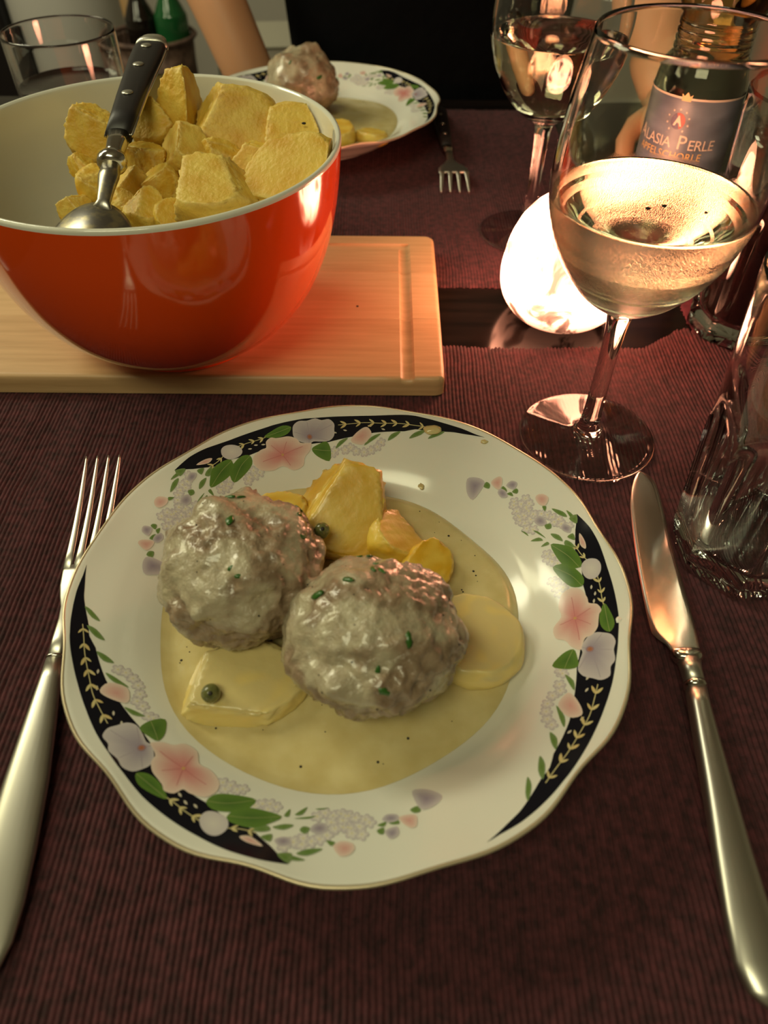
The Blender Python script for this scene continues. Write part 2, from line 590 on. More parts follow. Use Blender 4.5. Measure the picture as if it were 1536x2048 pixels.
MOTIF = {"outer":[[175.2,113.1],[177.8,112.8],[181.8,113.1],[185.5,112.9],[189.7,112.5],[193.9,112.0],[193.0,112.0],[199.5,111.2],[205.2,110.6],[210.8,110.2],[216.5,110.1],[222.0,109.7],[227.5,109.8],[233.1,110.5],[239.0,110.6],[245.7,110.7],[251.9,111.2],[257.1,111.1],[262.1,110.4]],"inner":[[175.2,113.1],[180.5,110.8],[183.3,109.9],[186.6,108.1],[193.2,105.7],[190.4,106.1],[196.5,103.3],[204.9,101.3],[211.1,99.0],[218.9,96.6],[225.4,96.7],[234.5,99.0],[239.7,99.7],[243.0,99.6],[248.6,101.4],[253.2,101.5],[258.0,105.5],[262.1,110.4]],"lav":[[217.9,108.7],[216.6,106.1],[216.7,103.0],[216.9,99.6],[218.4,97.2],[221.0,97.1],[223.2,97.6],[224.7,96.8],[227.5,98.9],[228.6,101.6],[228.5,104.3],[227.9,107.3],[226.1,108.9],[224.0,108.5],[221.6,109.4],[220.0,108.3]],"lavc":[[224.1,100.1]],"pink":[[223.9,96.7],[224.9,93.3],[226.9,90.8],[228.0,87.3],[231.5,86.3],[234.6,89.3],[237.9,88.7],[241.4,90.6],[242.7,94.1],[241.8,98.1],[238.8,100.0],[237.2,100.2],[236.6,103.1],[234.9,104.5],[233.7,103.5],[232.1,103.0],[230.0,102.5],[228.0,100.5],[227.2,98.1],[225.2,97.2]],"pinkc":[[233.4,94.4]],"leaves":[[[219.3,96.9],[218.3,92.3],[219.2,87.6],[222.8,90.3],[224.2,94.1],[222.0,95.9]],[[228.6,106.8],[230.0,104.0],[233.1,103.5],[236.5,105.9],[233.8,107.8],[230.7,108.7]],[[242.5,99.1],[243.2,95.0],[246.8,92.0],[251.1,90.9],[250.3,96.3],[247.1,99.4],[244.5,100.6]],[[247.9,100.4],[249.2,95.8],[253.0,93.9],[257.9,94.2],[256.0,98.3],[253.5,101.3],[249.3,102.0]]],"bud":[[207.3,104.1],[205.8,100.3],[207.8,95.1],[210.8,95.3],[211.9,97.4],[209.4,102.3]],"small":[[[190.9,106.4],[191.8,103.5],[194.4,100.3],[193.6,103.4]],[[197.5,103.1],[198.5,100.1],[200.7,97.5],[200.0,101.0]],[[203.1,100.9],[204.7,97.9],[207.9,94.3],[205.7,99.0]],[[212.8,98.2],[214.5,95.4],[216.8,93.1],[215.4,96.7]],[[258.2,93.7],[258.9,90.5],[259.3,93.6]],[[260.3,92.4],[262.4,88.4],[261.9,91.9]],[[260.4,94.0],[264.7,91.7],[263.6,93.1]],[[264.3,88.8],[267.3,87.9],[265.6,89.0]],[[253.3,101.9],[255.7,98.9],[256.9,100.2],[255.3,101.8]],[[257.0,99.0],[258.9,96.9],[260.9,96.6],[259.3,99.0]],[[255.7,103.4],[257.5,101.4],[257.7,104.2]],[[259.8,107.5],[262.1,106.6],[262.1,110.0],[260.4,108.9]],[[260.8,107.1],[264.6,108.0],[262.4,108.9]],[[262.8,106.4],[264.6,104.3],[267.3,103.8],[264.8,106.6]],[[262.3,98.1],[262.8,96.4],[264.2,96.8],[263.6,99.2]],[[267.7,100.7],[269.4,101.3],[268.7,102.7]],[[185.7,108.8],[186.5,106.0],[189.2,102.3],[188.4,105.5]],[[190.7,106.7],[191.6,103.3],[194.5,100.1],[193.5,103.6]],[[277.6,95.8],[279.5,94.9],[278.9,96.7]],[[280.0,95.5],[281.7,94.9],[282.1,96.6],[280.7,96.5]],[[277.4,97.7],[278.8,97.0],[278.6,99.4],[277.7,99.2]],[[285.0,92.2],[286.8,91.6],[287.0,94.0],[285.6,94.0]]],"bell":[[243.9,105.5],[243.9,102.5],[245.5,100.9],[248.2,101.3],[249.4,104.2],[248.8,107.5],[247.3,108.7],[245.4,107.9]],"spbud":[[252.2,105.5],[254.0,104.3],[256.9,106.4],[253.9,106.6]],"clbud":[[269.1,102.7],[270.5,100.9],[272.6,101.7],[273.0,103.8],[272.0,105.8],[270.3,106.0]],"sprigpink":[[282.1,94.6],[283.9,93.9],[285.8,95.2],[285.0,99.2],[283.5,98.8]],"lavbells":[[[278.7,94.1],[279.9,92.1],[282.0,92.9],[282.1,95.0],[280.4,95.6]],[[279.0,98.2],[281.4,97.5],[281.4,100.6],[279.9,101.8],[279.1,100.5]],[[286.8,91.2],[287.1,84.6],[290.4,85.9],[292.7,90.9],[290.5,93.5],[287.8,93.9]],[[264.2,97.6],[265.0,94.8],[267.0,94.4],[267.8,97.0],[266.2,98.7]],[[258.3,103.3],[259.5,101.6],[260.9,101.5],[261.6,103.4],[259.7,105.1]]],"white":[[202.6,96.5],[203.6,94.1],[205.5,92.2],[207.7,91.2],[210.3,91.6],[212.1,93.4],[213.8,92.3],[217.0,92.1],[218.0,91.0],[242.2,90.2],[244.1,89.7],[245.9,90.0],[246.9,88.9],[243.7,92.0],[251.5,93.2],[252.8,91.5],[254.3,90.6],[255.8,91.1],[254.5,93.0],[265.1,91.9],[266.6,90.2],[268.4,91.1],[270.1,90.3],[271.8,91.1],[268.2,93.9],[270.6,93.0],[263.4,100.8],[265.0,101.5],[266.4,100.5],[260.3,104.5],[261.8,102.6],[263.4,102.9],[269.1,96.2],[270.7,95.7],[272.3,96.2],[267.7,98.9],[271.1,91.1],[273.2,92.0],[275.3,93.1],[271.7,95.7],[276.1,94.3],[274.0,95.6],[272.5,98.1],[274.4,98.7]],"vineA":[[190.4,108.2],[193.9,107.3],[197.6,107.0],[200.6,106.7],[203.7,106.5],[207.7,106.6],[211.2,106.0],[215.5,105.4]],"vineB":[[236.1,105.6],[238.4,105.5],[241.0,105.8],[244.2,106.0]],"vineC":[[249.1,104.4],[251.7,102.9],[254.7,102.5]]}

BLACK, GREEN, GREEN2 = (.006, .006, .012), (.12, .22, .04), (.07, .15, .03)
PINKC, PINKE = (.62, .22, .22), (.77, .62, .54)
LAVC, LAVE = (.30, .25, .33), (.58, .53, .55)
CREAM, WHITE, OUTL = (.66, .58, .30), (.78, .74, .66), (.52, .47, .52)
GOLD, THROAT = (.60, .38, .12), (.42, .14, .05)


class Print:
    def __init__(self): self.V, self.F, self.C = [], [], []

    def pt(self, a, r, lift, c):
        a, r = radians(a), r / 1000
        self.V.append((r * cos(a), r * sin(a), surf_z(a % (2 * pi), r) + lift))
        self.C.append(c)
        return len(self.V) - 1

    def poly(self, P, lift, c_in, c_out, centre=None, rings=3, ease=1.0):
        Q = [Vector((r * cos(radians(a)), r * sin(radians(a)), 0)) for a, r in P]
        if centre: cc = Vector((centre[1] * cos(radians(centre[0])), centre[1] * sin(radians(centre[0])), 0))
        else: cc = sum(Q, Vector()) / len(Q)
        pol = lambda v: (math.degrees(atan2(v.y, v.x)) % 360, v.length)
        mid = self.pt(*pol(cc), lift, c_in)
        prev = None
        for k in range(1, rings + 1):
            t = k / rings
            cur = [self.pt(*pol(cc + (q - cc) * t), lift, mix(c_in, c_out, t ** ease)) for q in Q]
            n = len(cur)
            for i in range(n):
                j = (i + 1) % n
                if prev is None: self.F.append((mid, cur[i], cur[j]))
                else: self.F.append((prev[i], cur[i], cur[j], prev[j]))
            prev = cur

    def soft(self, P, *a, **k):
        n = len(P)
        Q = []
        for i in range(n):
            v = [Vector((P[(i + d) % n][0], P[(i + d) % n][1], 0)) for d in (-1, 0, 1, 2)]
            for s in (0, .33, .67):
                w = .5 * ((2 * v[1]) + (v[2] - v[0]) * s + (2 * v[0] - 5 * v[1] + 4 * v[2] - v[3]) * s * s + (3 * v[1] - v[0] - 3 * v[2] + v[3]) * s ** 3)
                Q.append((w.x, w.y))
        self.poly(Q, *a, **k)

    def disc(self, c, rad, lift, c_in, c_out, n=8, petals=0):
        a0, r0 = c
        x0, y0 = r0 * cos(radians(a0)), r0 * sin(radians(a0))
        P = []
        for i in range(n):
            t = 2 * pi * i / n
            q = rad * ((.62 + .44 * abs(cos(petals * t / 2)) ** .6) if petals else 1)
            x, y = x0 + q * cos(t), y0 + q * sin(t)
            P.append((math.degrees(atan2(y, x)) % 360, hypot(x, y)))
        self.poly(P, lift, c_in, c_out, c, 2, 2.)

    def leaf(self, c, ang, ln, wd, lift, col):
        """slim leaf at polar point c; ang in degrees in the plate plane."""
        x0, y0 = c[1] * cos(radians(c[0])), c[1] * sin(radians(c[0]))
        ux, uy = cos(radians(ang)), sin(radians(ang))
        P = []
        for t, w in ((0, .0), (.2, .7), (.5, 1.), (.8, .6), (1, 0.), (.8, -.6), (.5, -1.), (.2, -.7)):
            x, y = x0 + ux * ln * t - uy * wd * w, y0 + uy * ln * t + ux * wd * w
            P.append((math.degrees(atan2(y, x)) % 360, hypot(x, y)))
        self.poly(P, lift, col, col, None, 1)

    def line(self, P, wd, lift, col):
        Q = spline([(r * cos(radians(a)), r * sin(radians(a)), 0) for a, r in P], 5)
        idx = []
        for i, q in enumerate(Q):
            t = (Q[min(i + 1, len(Q) - 1)] - Q[max(i - 1, 0)]).normalized()
            n = Vector((-t.y, t.x, 0)) * wd / 2
            for s in (n, -n):
                v = q + s
                idx.append(self.pt(math.degrees(atan2(v.y, v.x)), v.length, lift, col))
        for i in range(len(Q) - 1):
            self.F.append((idx[2 * i], idx[2 * i + 1], idx[2 * i + 3], idx[2 * i + 2]))
        return Q

    def mesh(self, name):
        me = mesh(name, self.V, self.F, M['print'], True, self.C)
        # every print faces up
        bm = bmesh.new()
        bm.from_mesh(me)
        bm.normal_update()
        for f in bm.faces:
            if f.normal.z < 0: f.normal_flip()
        bm.to_mesh(me)
        bm.free()
        return me


def vine(p, P, lift, start=0, size=1., rng=None):
    Q = p.line(P, .30, lift, CREAM)
    for i in range(2, len(Q), 5):
        q = Q[i]
        t = Q[min(i + 1, len(Q) - 1)] - Q[max(i - 1, 0)]
        base = math.degrees(atan2(t.y, t.x))
        for s in (-1, 1):
            ln = size * rng.uniform(2.8, 4.2)
            p.leaf((math.degrees(atan2(q.y, q.x)), q.length), base + 180 + s * rng.uniform(142, 156), ln, ln * .15, lift + .00003, mix(CREAM, GOLD, rng.random() * .5))


def print_meshes():
    rng = random.Random(4)
    out = []
    # band: strip between the two digitised edges
    p = Print()
    res = 90
    def resample(P):
        P = sorted(P)
        xs, ys = [a for a, _ in P], [r for _, r in P]
        return [(a, interp(a, xs, ys)) for a in [xs[0] + (xs[-1] - xs[0]) * i / res for i in range(res + 1)]]
    O, I = resample(MOTIF['outer']), resample(MOTIF['inner'])
    prev = None
    for (a, ro), (_, ri) in zip(O, I):
        ri = min(ri, ro - .05)
        cur = [p.pt(a, ro + (ri - ro) * k / 10, .00011, BLACK) for k in range(11)]
        if prev:
            for k in range(10): p.F.append((prev[k], cur[k], cur[k + 1], prev[k + 1]))
        prev = cur
    out.append(('black_band', p.mesh('black_band')))
    p = Print()
    vine(p, MOTIF['vineA'], .00016, rng=rng)
    vine(p, MOTIF['vineB'], .00016, rng=rng, size=.9)
    vine(p, MOTIF['vineC'], .00016, rng=rng, size=.8)
    for a, r in ((222, 107.5), (213, 102), (216, 101), (243, 99), (239, 103), (241, 102.2), (237, 102), (202, 103), (206, 104.5)):
        p.leaf((a, r), a + 75, 2.2, .42, .00017, mix(CREAM, LAVE, .6))
    out.append(('cream_vine', p.mesh('cream_vine')))
    p = Print()
    for c in MOTIF['white']:
        p.disc(c, 2.35, .00016, WHITE, OUTL, 30, 5)
        p.disc(c, .5, .00021, CREAM, WHITE, 6)
    for P in MOTIF['lavbells']: p.soft(P, .00022, LAVC, LAVE, None, 2, 1.4)
    out.append(('white_blossoms', p.mesh('white_blossoms')))
    for P in MOTIF['leaves']:
        p = Print()
        p.soft(P, .00022, GREEN2, GREEN, None, 3)
        a = sorted(P)
        p.line([a[0], (sum(x for x, _ in P) / len(P), sum(y for _, y in P) / len(P)), a[-1]], .22, .00027, mix(GREEN, CREAM, .3))
        out.append(('printed_leaf', p.mesh('printed_leaf')))
    p = Print()
    for P in MOTIF['small']: p.soft(P, .00019, GREEN, mix(GREEN, WHITE, .12), None, 2)
    out.append(('small_leaves', p.mesh('small_leaves')))
    p = Print()
    p.soft(MOTIF['lav'], .00026, mix(LAVC, LAVE, .05), LAVE, MOTIF['lavc'][0], 4, 1.2)
    c = MOTIF['lavc'][0]
    for k in range(1, len(MOTIF['lav']), 3):
        w = MOTIF['lav'][k]
        p.line([(c[0] * .8 + w[0] * .2, c[1] * .8 + w[1] * .2), (c[0] * .45 + w[0] * .55, c[1] * .45 + w[1] * .55), (c[0] * .08 + w[0] * .92, c[1] * .08 + w[1] * .92)], .22, .00029, mix(LAVC, LAVE, .25))
    p.disc(MOTIF['lavc'][0], 1.6, .00031, THROAT, LAVC, 8)
    out.append(('lavender_flower', p.mesh('lavender_flower')))
    p = Print()
    p.soft(MOTIF['pink'], .00030, PINKC, PINKE, MOTIF['pinkc'][0], 5, 1.5)
    c = MOTIF['pinkc'][0]
    for k in range(0, len(MOTIF['pink']), 4):
        q = MOTIF['pink'][k]
        p.line([c, (c[0] * .6 + q[0] * .4, c[1] * .6 + q[1] * .4), (c[0] * .3 + q[0] * .7, c[1] * .3 + q[1] * .7)], .20, .00034, mix(PINKC, (.4, .1, .12), .4))
    p.disc(c, .9, .00037, GOLD, PINKC, 7)
    out.append(('pink_flower', p.mesh('pink_flower')))
    p = Print()
    p.soft(MOTIF['bell'], .00026, mix(LAVE, WHITE, .5), LAVE, None, 3, 1.)
    out.append(('lavender_bell', p.mesh('lavender_bell')))
    for k in ('bud', 'spbud', 'clbud', 'sprigpink'):
        p = Print()
        p.soft(MOTIF[k], .00026, mix(PINKC, PINKE, .35), PINKE, None, 2, 1.4)
        out.append(('pink_bud', p.mesh('pink_bud')))
    return out


DISH, GILT = plate_meshes()
PRINTS = print_meshes()


def plate(loc, rz, label):
    p = root('soup_plate', loc, label, 'plate', 'floral soup plates', rz)
    link('dish', DISH, p)
    tag(link('rim_gilding', GILT, p), 'worn gold edge')
    for k in range(3):
        for nm, me in PRINTS:
            o = link(nm, me, p)
            o.rotation_euler = (0, 0, 2 * pi * k / 3)
    return p


PLX, PLY = -.0141, .1802
FX, FY = -.066, .750
MZ = .0016           # top of the cloth
plate((PLX, PLY, MZ - .0004), 0, 'white floral soup plate with black scalloped border in front, holding two meatballs')
plate((FX, FY, MZ - .0004), radians(36), 'white floral soup plate behind the orange bowl, with one meatball')


# ------------------------------------------------------------------ sauce pools
def sauce(name, cx, cy, level, rfun, label, seed, specks):
    V, F = [], []
    n, rings = 96, 26
    V.append((0, 0, level))
    for k in range(1, rings + 1):
        for i in range(n):
            a = 2 * pi * i / n
            re = rfun(a)
            r = re * (k / rings)
            z = level + .00035 * nz((r * cos(a), r * sin(a), 0), 60, seed) + max(0, plate_z(r) + .0007 * (1 - (k / rings) ** 8) - level + .0001 if plate_z(r) > level - .0012 else 0)
            if k == rings: z = plate_z(r) + .00005
            V.append((r * cos(a), r * sin(a), z))
    for i in range(n):
        j = (i + 1) % n
        F.append((0, 1 + i, 1 + j))
        for k in range(rings - 1):
            F.append((1 + k * n + i, 1 + (k + 1) * n + i, 1 + (k + 1) * n + j, 1 + k * n + j))
    o = link(name, mesh(name, V, F, M['sauce']), None, (cx, cy, MZ - .0004))
    tag(o, label, 'sauce')
    rng = random.Random(seed)
    sv, sf = ICO[2]
    PV, PF = [], []
    for _ in range(specks):
        a, r = rng.uniform(0, 2 * pi), .075 * sqrt(rng.random())
        if r > rfun(a) * .93: continue
        s = rng.choice((.00022, .0003, .0004, .00055))
        b = len(PV)
        PV += [(r * cos(a) + v.x * s, r * sin(a) + v.y * s, max(level, plate_z(r) + .0006) + .0001 + v.z * s * .5) for v in sv]
        PF += [tuple(b + i for i in f) for f in sf]
    tag(link('pepper_specks', mesh('pepper_specks', PV, PF, M['pepper']), o), kind='stuff')
    return o


SL = .0152


def r_front(a):
    return .0775 + .0055 * cos(a - radians(205)) + .0012 * sin(3 * a + 1) + .0008 * sin(7 * a)


sauce('cream_sauce', PLX, PLY, SL, r_front, 'pale yellow cream sauce pooled around the meatballs in the front plate', 3, 150)
sauce('cream_sauce', FX, FY, SL, lambda a: .076 + .002 * sin(3 * a), 'pale yellow cream sauce pooled in the far plate', 8, 40)


# ------------------------------------------------------------------ meatballs
def meatball(name, c, rx, ry, rz, seed, label, flecks, sub=6, rot=0.):
    V0, F0 = ICO[sub]
    V, C = [], []
    rng = random.Random(seed)
    lumps = []
    for _ in range(34):
        d = Vector((rng.gauss(0, 1), rng.gauss(0, 1), rng.gauss(.3, 1))).normalized()
        lumps.append((d, rng.uniform(.12, .36), rng.uniform(-.08, .11)))
    for v in V0:
        k = .97 + .11 * nz(v, 1.7, seed) + .05 * nz(v, 3.6, seed + 1)
        for d, w, h in lumps:
            q = (v - d).length
            if q < w:
                k += h * (1 - (q / w) ** 2) ** 1.3
        fine = .040 * (1 - abs(nz(v, 5.5, seed + 2)) * 2.4) + .026 * nz(v, 11, seed + 3) + .018 * nz(v, 24, seed + 4) + .012 * nz(v, 48, seed + 14)
        sm = smooth((nz(v, 2.3, seed + 5) + .28 * v.z - .04 - .22 * v.x) / .34 + .35)      # where sauce coats the meat
        k += fine * (1 - .55 * sm) + .012 * sm
        p = Vector((v.x * rx, v.y * ry, v.z * rz)) * k
        p = Matrix.Rotation(rot, 3, 'Z') @ p
        V.append(p)
        meat = mix((.22, .145, .088), (.35, .245, .16), smooth(.5 + nz(v, 9, seed + 6)))
        sc = mix((.48, .415, .28), (.57, .51, .36), smooth(.5 + nz(v, 4, seed + 7)))
        t = sm * .66 + .24 * nz(v, 8, seed + 8) + .20 * nz(v, 20, seed + 9) + .12 * nz(v, 44, seed + 10)
        C.append(mix(meat, sc, min(max(t, 0), 1)))
    o = link(name, mesh(name, V, F0, M['meat'], True, C), None, c)
    tag(o, label, 'meatball', 'meatballs in cream sauce')
    # parsley and pepper stuck to the surface: picked where the seen points fall
    for (dx, dy, dz), s in flecks:
        d = Vector((dx, dy, dz)).normalized()
        i = max(range(len(V)), key=lambda q: V[q].normalized().dot(d))
        pv, pf = ICO[2]
        a = rng.uniform(0, pi)
        nrm = V[i].normalized()
        qm = nrm.to_track_quat('Z', 'Y').to_matrix() @ Matrix.Rotation(a, 3, 'Z')
        s *= 1.45
        PV = [V[i] + qm @ Vector((v.x * s * rng.uniform(.9, 1.5), v.y * s * rng.uniform(.4, .8), v.z * s * .30)) for v in pv]
        link('parsley_fleck', mesh('parsley_fleck', PV, pf, M['parsley']), o)
    PV, PF = [], []
    pv, pf = ICO[2]
    for _ in range(46):
        i = rng.randrange(len(V))
        if V[i].z < 0: continue
        s = rng.choice((.00025, .0003, .0004))
        b = len(PV)
        PV += [V[i] + v * s for v in pv]
        PF += [tuple(b + q for q in f) for f in pf]
    tag(link('pepper_specks', mesh('pepper_specks', PV, PF, M['pepper']), o), kind='stuff')
    return o


meatball('meatball', (-.0585, .1835, .0410), .0335, .0335, .0280, 11, 'large grey meatball coated in cream sauce at upper left of front plate',
         [((-.15, .62, .65), .0018), ((-.02, .60, .66), .0013), ((-.05, .12, .9), .0017), ((.62, .38, .5), .0013), ((.7, .05, .5), .0014), ((.05, -.55, .7), .0009), ((.14, -.6, .66), .0009), ((.6, .55, .4), .0012)])
meatball('meatball', (-.0035, .1515, .0405), .0340, .0335, .0275, 23, 'large grey meatball coated in cream sauce at centre of front plate, nearest the camera',
         [((-.62, .1, .7), .0019), ((-.3, .2, .85), .0014), ((.0, .42, .8), .0013), ((.08, .40, .82), .0012), ((-.2, .72, .5), .0015), ((-.05, .70, .5), .0013), ((.35, -.45, .65), .0016), ((.10, -.78, .35), .0016), ((.02, .62, .66), .0012), ((.05, -.7, .45), .0013)])
meatball('meatball', (-.083, .776, .042), .034, .033, .031, 31, 'grey meatball with a peaked top on the far plate', [((.5, -.6, .3), .002), ((-.2, -.5, .6), .0014)], 5)


# ------------------------------------------------------------------ potatoes
def potato(name, c, s, seed, cuts, label, m='potato', tint=0., rot=(0, 0, 0), group='boiled potatoes in the orange bowl', sub=5, crumb=1., inside=None):
    V0, F0 = ICO[sub]
    rng = random.Random(seed)
    cuts = [(Vector(n).normalized(), d) for n, d in cuts]
    V, C = [], []
    R = Matrix.Rotation(rot[2], 3, 'Z') @ Matrix.Rotation(rot[1], 3, 'Y') @ Matrix.Rotation(rot[0], 3, 'X')
    for v in V0:
        p = v * (1 + .10 * nz(v, 1.3, seed) + .03 * nz(v, 3, seed + 1))
        edge = 0.
        for n, d in cuts:
            q = p.dot(n) - d
            if q > 0:
                p = p - n * q * .965
            edge = max(edge, 1 - abs(q) / .10)
        p = p * (1 + crumb * max(edge, .22) * (.09 * nz(v, 6, seed + 2) + .06 * nz(v, 13, seed + 3) + .045 * nz(v, 26, seed + 5)))
        w = R @ Vector((p.x * s[0], p.y * s[1], p.z * s[2]))
        if inside:                       # soft potato gives way to the bowl wall
            ax, ay = c[0] + w.x - BOWL[0], c[1] + w.y - BOWL[1]
            rr, lim = hypot(ax, ay), inside(c[2] + w.z)
            if rr > lim:
                w.x, w.y = BOWL[0] + ax * lim / rr - c[0], BOWL[1] + ay * lim / rr - c[1]
        V.append(w)
        col = mix((.68, .38, .022), (.78, .54, .085), smooth(.5 + .8 * nz(v, 2.2, seed + 4)))
        col = mix(col, (.78, .62, .24), min(1, max(edge, 0) * .40 + tint))
        if tint > .3:                    # spooned over with sauce on its upper side
            col = mix(col, (.66, .54, .25), tint * smooth(.5 + 2.2 * (w.z / s[2] - .25) + 1.2 * nz(v, 3, seed + 8)))
        C.append(col)
    o = link(name, mesh(name, V, F0, M[m], True, C), None, c)
    return tag(o, label, 'potato', group)


G2 = 'potato pieces on the front plate'
potato('potato_piece', (-.0175, .2235, .0320), (.0275, .0230, .0240), 41, [((.05, -.62, .78), .30), ((1, -.1, .1), .62), ((-.75, .1, .65), .55)], 'tall yellow potato wedge standing behind the two meatballs', 'potato_wet', .05, (.0, -.0, .1), G2)
potato('potato_piece', (-.0500, .2235, .0300), (.0165, .0095, .0115), 42, [((0, 0, 1), .6)], 'thin potato slice peeking out behind the upper left meatball', 'potato_wet', .1, (.2, 0, .2), G2)
potato('potato_piece', (.0050, .2150, .0245), (.0145, .0150, .0120), 43, [((.3, -.2, .9), .45), ((1, .3, 0), .6)], 'deep yellow potato piece right of the tall wedge', 'potato_wet', 0, (0, .25, .5), G2)
potato('potato_piece', (.0190, .1990, .0215), (.0115, .0160, .0105), 44, [((.2, 0, 1), .5)], 'bright yellow rounded potato piece at the right edge of the meatball', 'potato_wet', -.05, (0, .2, -.5), G2)
potato('potato_piece', (.0385, .1635, .0200), (.0200, .0225, .0105), 45, [((.05, .1, 1), .40)], 'round potato slice covered in sauce right of the centre meatball', 'potato_wet', .85, (0, 0, .3), G2, crumb=.4)
potato('potato_piece', (-.0560, .1415, .0190), (.0270, .0190, .0125), 46, [((.12, -.18, 1), .50), ((-.35, -.85, .25), .72), ((-.9, .25, .3), .74)], 'angular sauced potato piece with a caper on it, lower left', 'potato_wet', .8, (0, 0, .25), G2)
potato('potato_piece', (-.045, .700, .0235), (.017, .015, .0125), 47, [((0, -.3, 1), .6)], 'rounded potato piece in front of the far meatball', 'potato_wet', .1, (0, 0, 0), 'potato pieces on the far plate')
potato('potato_piece', (-.014, .702, .0205), (.016, .009, .0085), 48, [((0, 0, 1), .6)], 'small lumpy potato piece to the right on the far plate', 'potato_wet', .2, (0, 0, -.3), 'potato pieces on the far plate')

BOWL = (-.1275, .3997)


def bowl_in(z):
    return interp(z - .0150, [.0080, .0090, .0125, .0205, .0335, .0495, .0670, .0850, .1020, .1130, .1300], [.002, .040, .053, .066, .0778, .0868, .0928, .0968, .0990, .1000, .1000]) - .0012


BP = [(-0.1732, 0.4499, 0.1134, 0.0125, 0.0155), (-0.1207, 0.47, 0.1223, 0.0142, 0.0187), (-0.0883, 0.4615, 0.1177, 0.0224, 0.0164), (-0.0544, 0.4524, 0.1151, 0.0185, 0.0125), (-0.048, 0.385, 0.1189, 0.0223, 0.0151), (-0.0776, 0.4317, 0.1087, 0.013, 0.0104), (-0.1175, 0.4379, 0.1102, 0.0131, 0.0124), (-0.0925, 0.378, 0.1125, 0.0203, 0.0164), (-0.0981, 0.4334, 0.109, 0.0109, 0.008), (-0.1412, 0.4594, 0.1166, 0.0134, 0.0127), (-0.1398, 0.4317, 0.1083, 0.0098, 0.0098), (-0.1645, 0.4098, 0.1022, 0.0087, 0.0134), (-0.1764, 0.4264, 0.1065, 0.0065, 0.0058), (-0.172, 0.3904, 0.0976, 0.008, 0.0091), (-0.1453, 0.4098, 0.1024, 0.0099, 0.0093), (-0.1279, 0.4111, 0.1028, 0.0099, 0.0099), (-0.1334, 0.3904, 0.098, 0.0099, 0.011), (-0.117, 0.3863, 0.0972, 0.009, 0.0068), (-0.1477, 0.3962, 0.0991, 0.0067, 0.0067), (-0.0779, 0.3975, 0.1, 0.0083, 0.0069)]
BLAB = ['rounded potato chunk left of the black spoon handle in the bowl', 'tall potato wedge leaning on the back wall of the bowl', 'large potato half with a grooved face at the back of the bowl',
        'potato half with a dark speck beside the right rim', 'largest smooth potato half against the right front rim of the bowl', 'pointed potato wedge between the two large right halves',
        'round crumbly potato chunk in the middle of the bowl', 'big crumbly potato chunk at the front centre of the bowl', 'potato chunk tucked behind the big crumbly front one',
        'broad potato chunk right behind the spoon handle', 'small potato chunk right of the metal spoon knob', 'long potato chunk left of the spoon neck',
        'small potato bit half hidden under the left chunk', 'yellow potato bit at the far left beside the spoon bowl', 'potato chunk right of the spoon neck',
        'dark shaded potato chunk in the hollow left of the big front one', 'pointed potato chunk right of the spoon bowl near front rim', 'low potato chunk touching the front rim below the big one',
        'smallest potato bit pressed against the spoon neck', 'small potato bit under the largest right half']
BCUT = {0: [((.1, -.8, .4), .6), ((-.8, .2, .3), .7), ((.3, 0, .9), .75)], 1: [((.85, -.2, .45), .25), ((-.6, -.6, .2), .6)], 2: [((.1, -.75, .65), .45), ((-.7, -.2, .4), .7)],
        3: [((-.2, -.6, .75), .5), ((-.9, -.1, 0), .7)], 4: [((-.35, -.3, .9), .35), ((-.8, -.6, 0), .72)], 5: [((-.2, -.7, .6), .4), ((-.8, .2, .5), .55), ((.2, .2, 1), .6)],
        6: [((-.6, -.5, .6), .6), ((.5, -.3, .7), .65)], 7: [((.1, -.3, .9), .5), ((-.8, -.3, .2), .65), ((.6, .2, .6), .7)]}
BSEED = 60
for i, (x, y, z, rx, rz) in enumerate(BP):
    rng = random.Random(BSEED + i)
    cuts = BCUT.get(i) or [((rng.gauss(0, .7), rng.gauss(-.5, .6), rng.gauss(.7, .4)), rng.uniform(.4, .65)) for _ in range(3)]
    rt = {1: (0, .30, .1), 2: (.1, .15, -.12), 3: (.1, .18, -.1), 4: (.15, -.25, .45)}.get(i, (0, 0, rng.uniform(-.4, .4)))
    o = potato('potato_chunk', (x, y, z - .002), (rx * 1.26, max(rx * 1.05, rz) if i != 1 else .014, rz * 1.24), BSEED + i * 3, cuts, BLAB[i], rot=rt, tint=.12 if i in (6, 7, 13) else 0., inside=bowl_in)
    if i == 3:
        pv, pf = ICO[2]
        link('dark_speck', mesh('dark_speck', [Vector((.0065, -.0085, .0092)) + Vector((v.x * .0013, v.y * .0006, v.z * .0007)) for v in pv], pf, M['pepper']), o)
rng = random.Random(77)
for x, y, z, s in ((-.145, .432, .083, .020), (-.105, .440, .085, .021), (-.070, .425, .086, .019), (-.078, .395, .078, .020), (-.110, .400, .075, .021), (-.145, .405, .073, .019),
                   (-.118, .425, .055, .022), (-.09, .41, .05, .022), (-.14, .40, .05, .02), (-.165, .425, .085, .014), (-.06, .445, .094, .016), (-.09, .457, .098, .016), (-.128, .455, .098, .014), (-.06, .40, .10, .014)):
    potato('potato_chunk', (x, y, z), (s, s * .85, s * .7), rng.randrange(500, 900), [((rng.gauss(0, 1), rng.gauss(0, 1), rng.gauss(0, 1)), .6) for _ in range(3)],
           'boiled potato chunk buried under the top layer in the orange bowl', rot=(0, 0, rng.uniform(0, 3)), sub=3, inside=bowl_in)

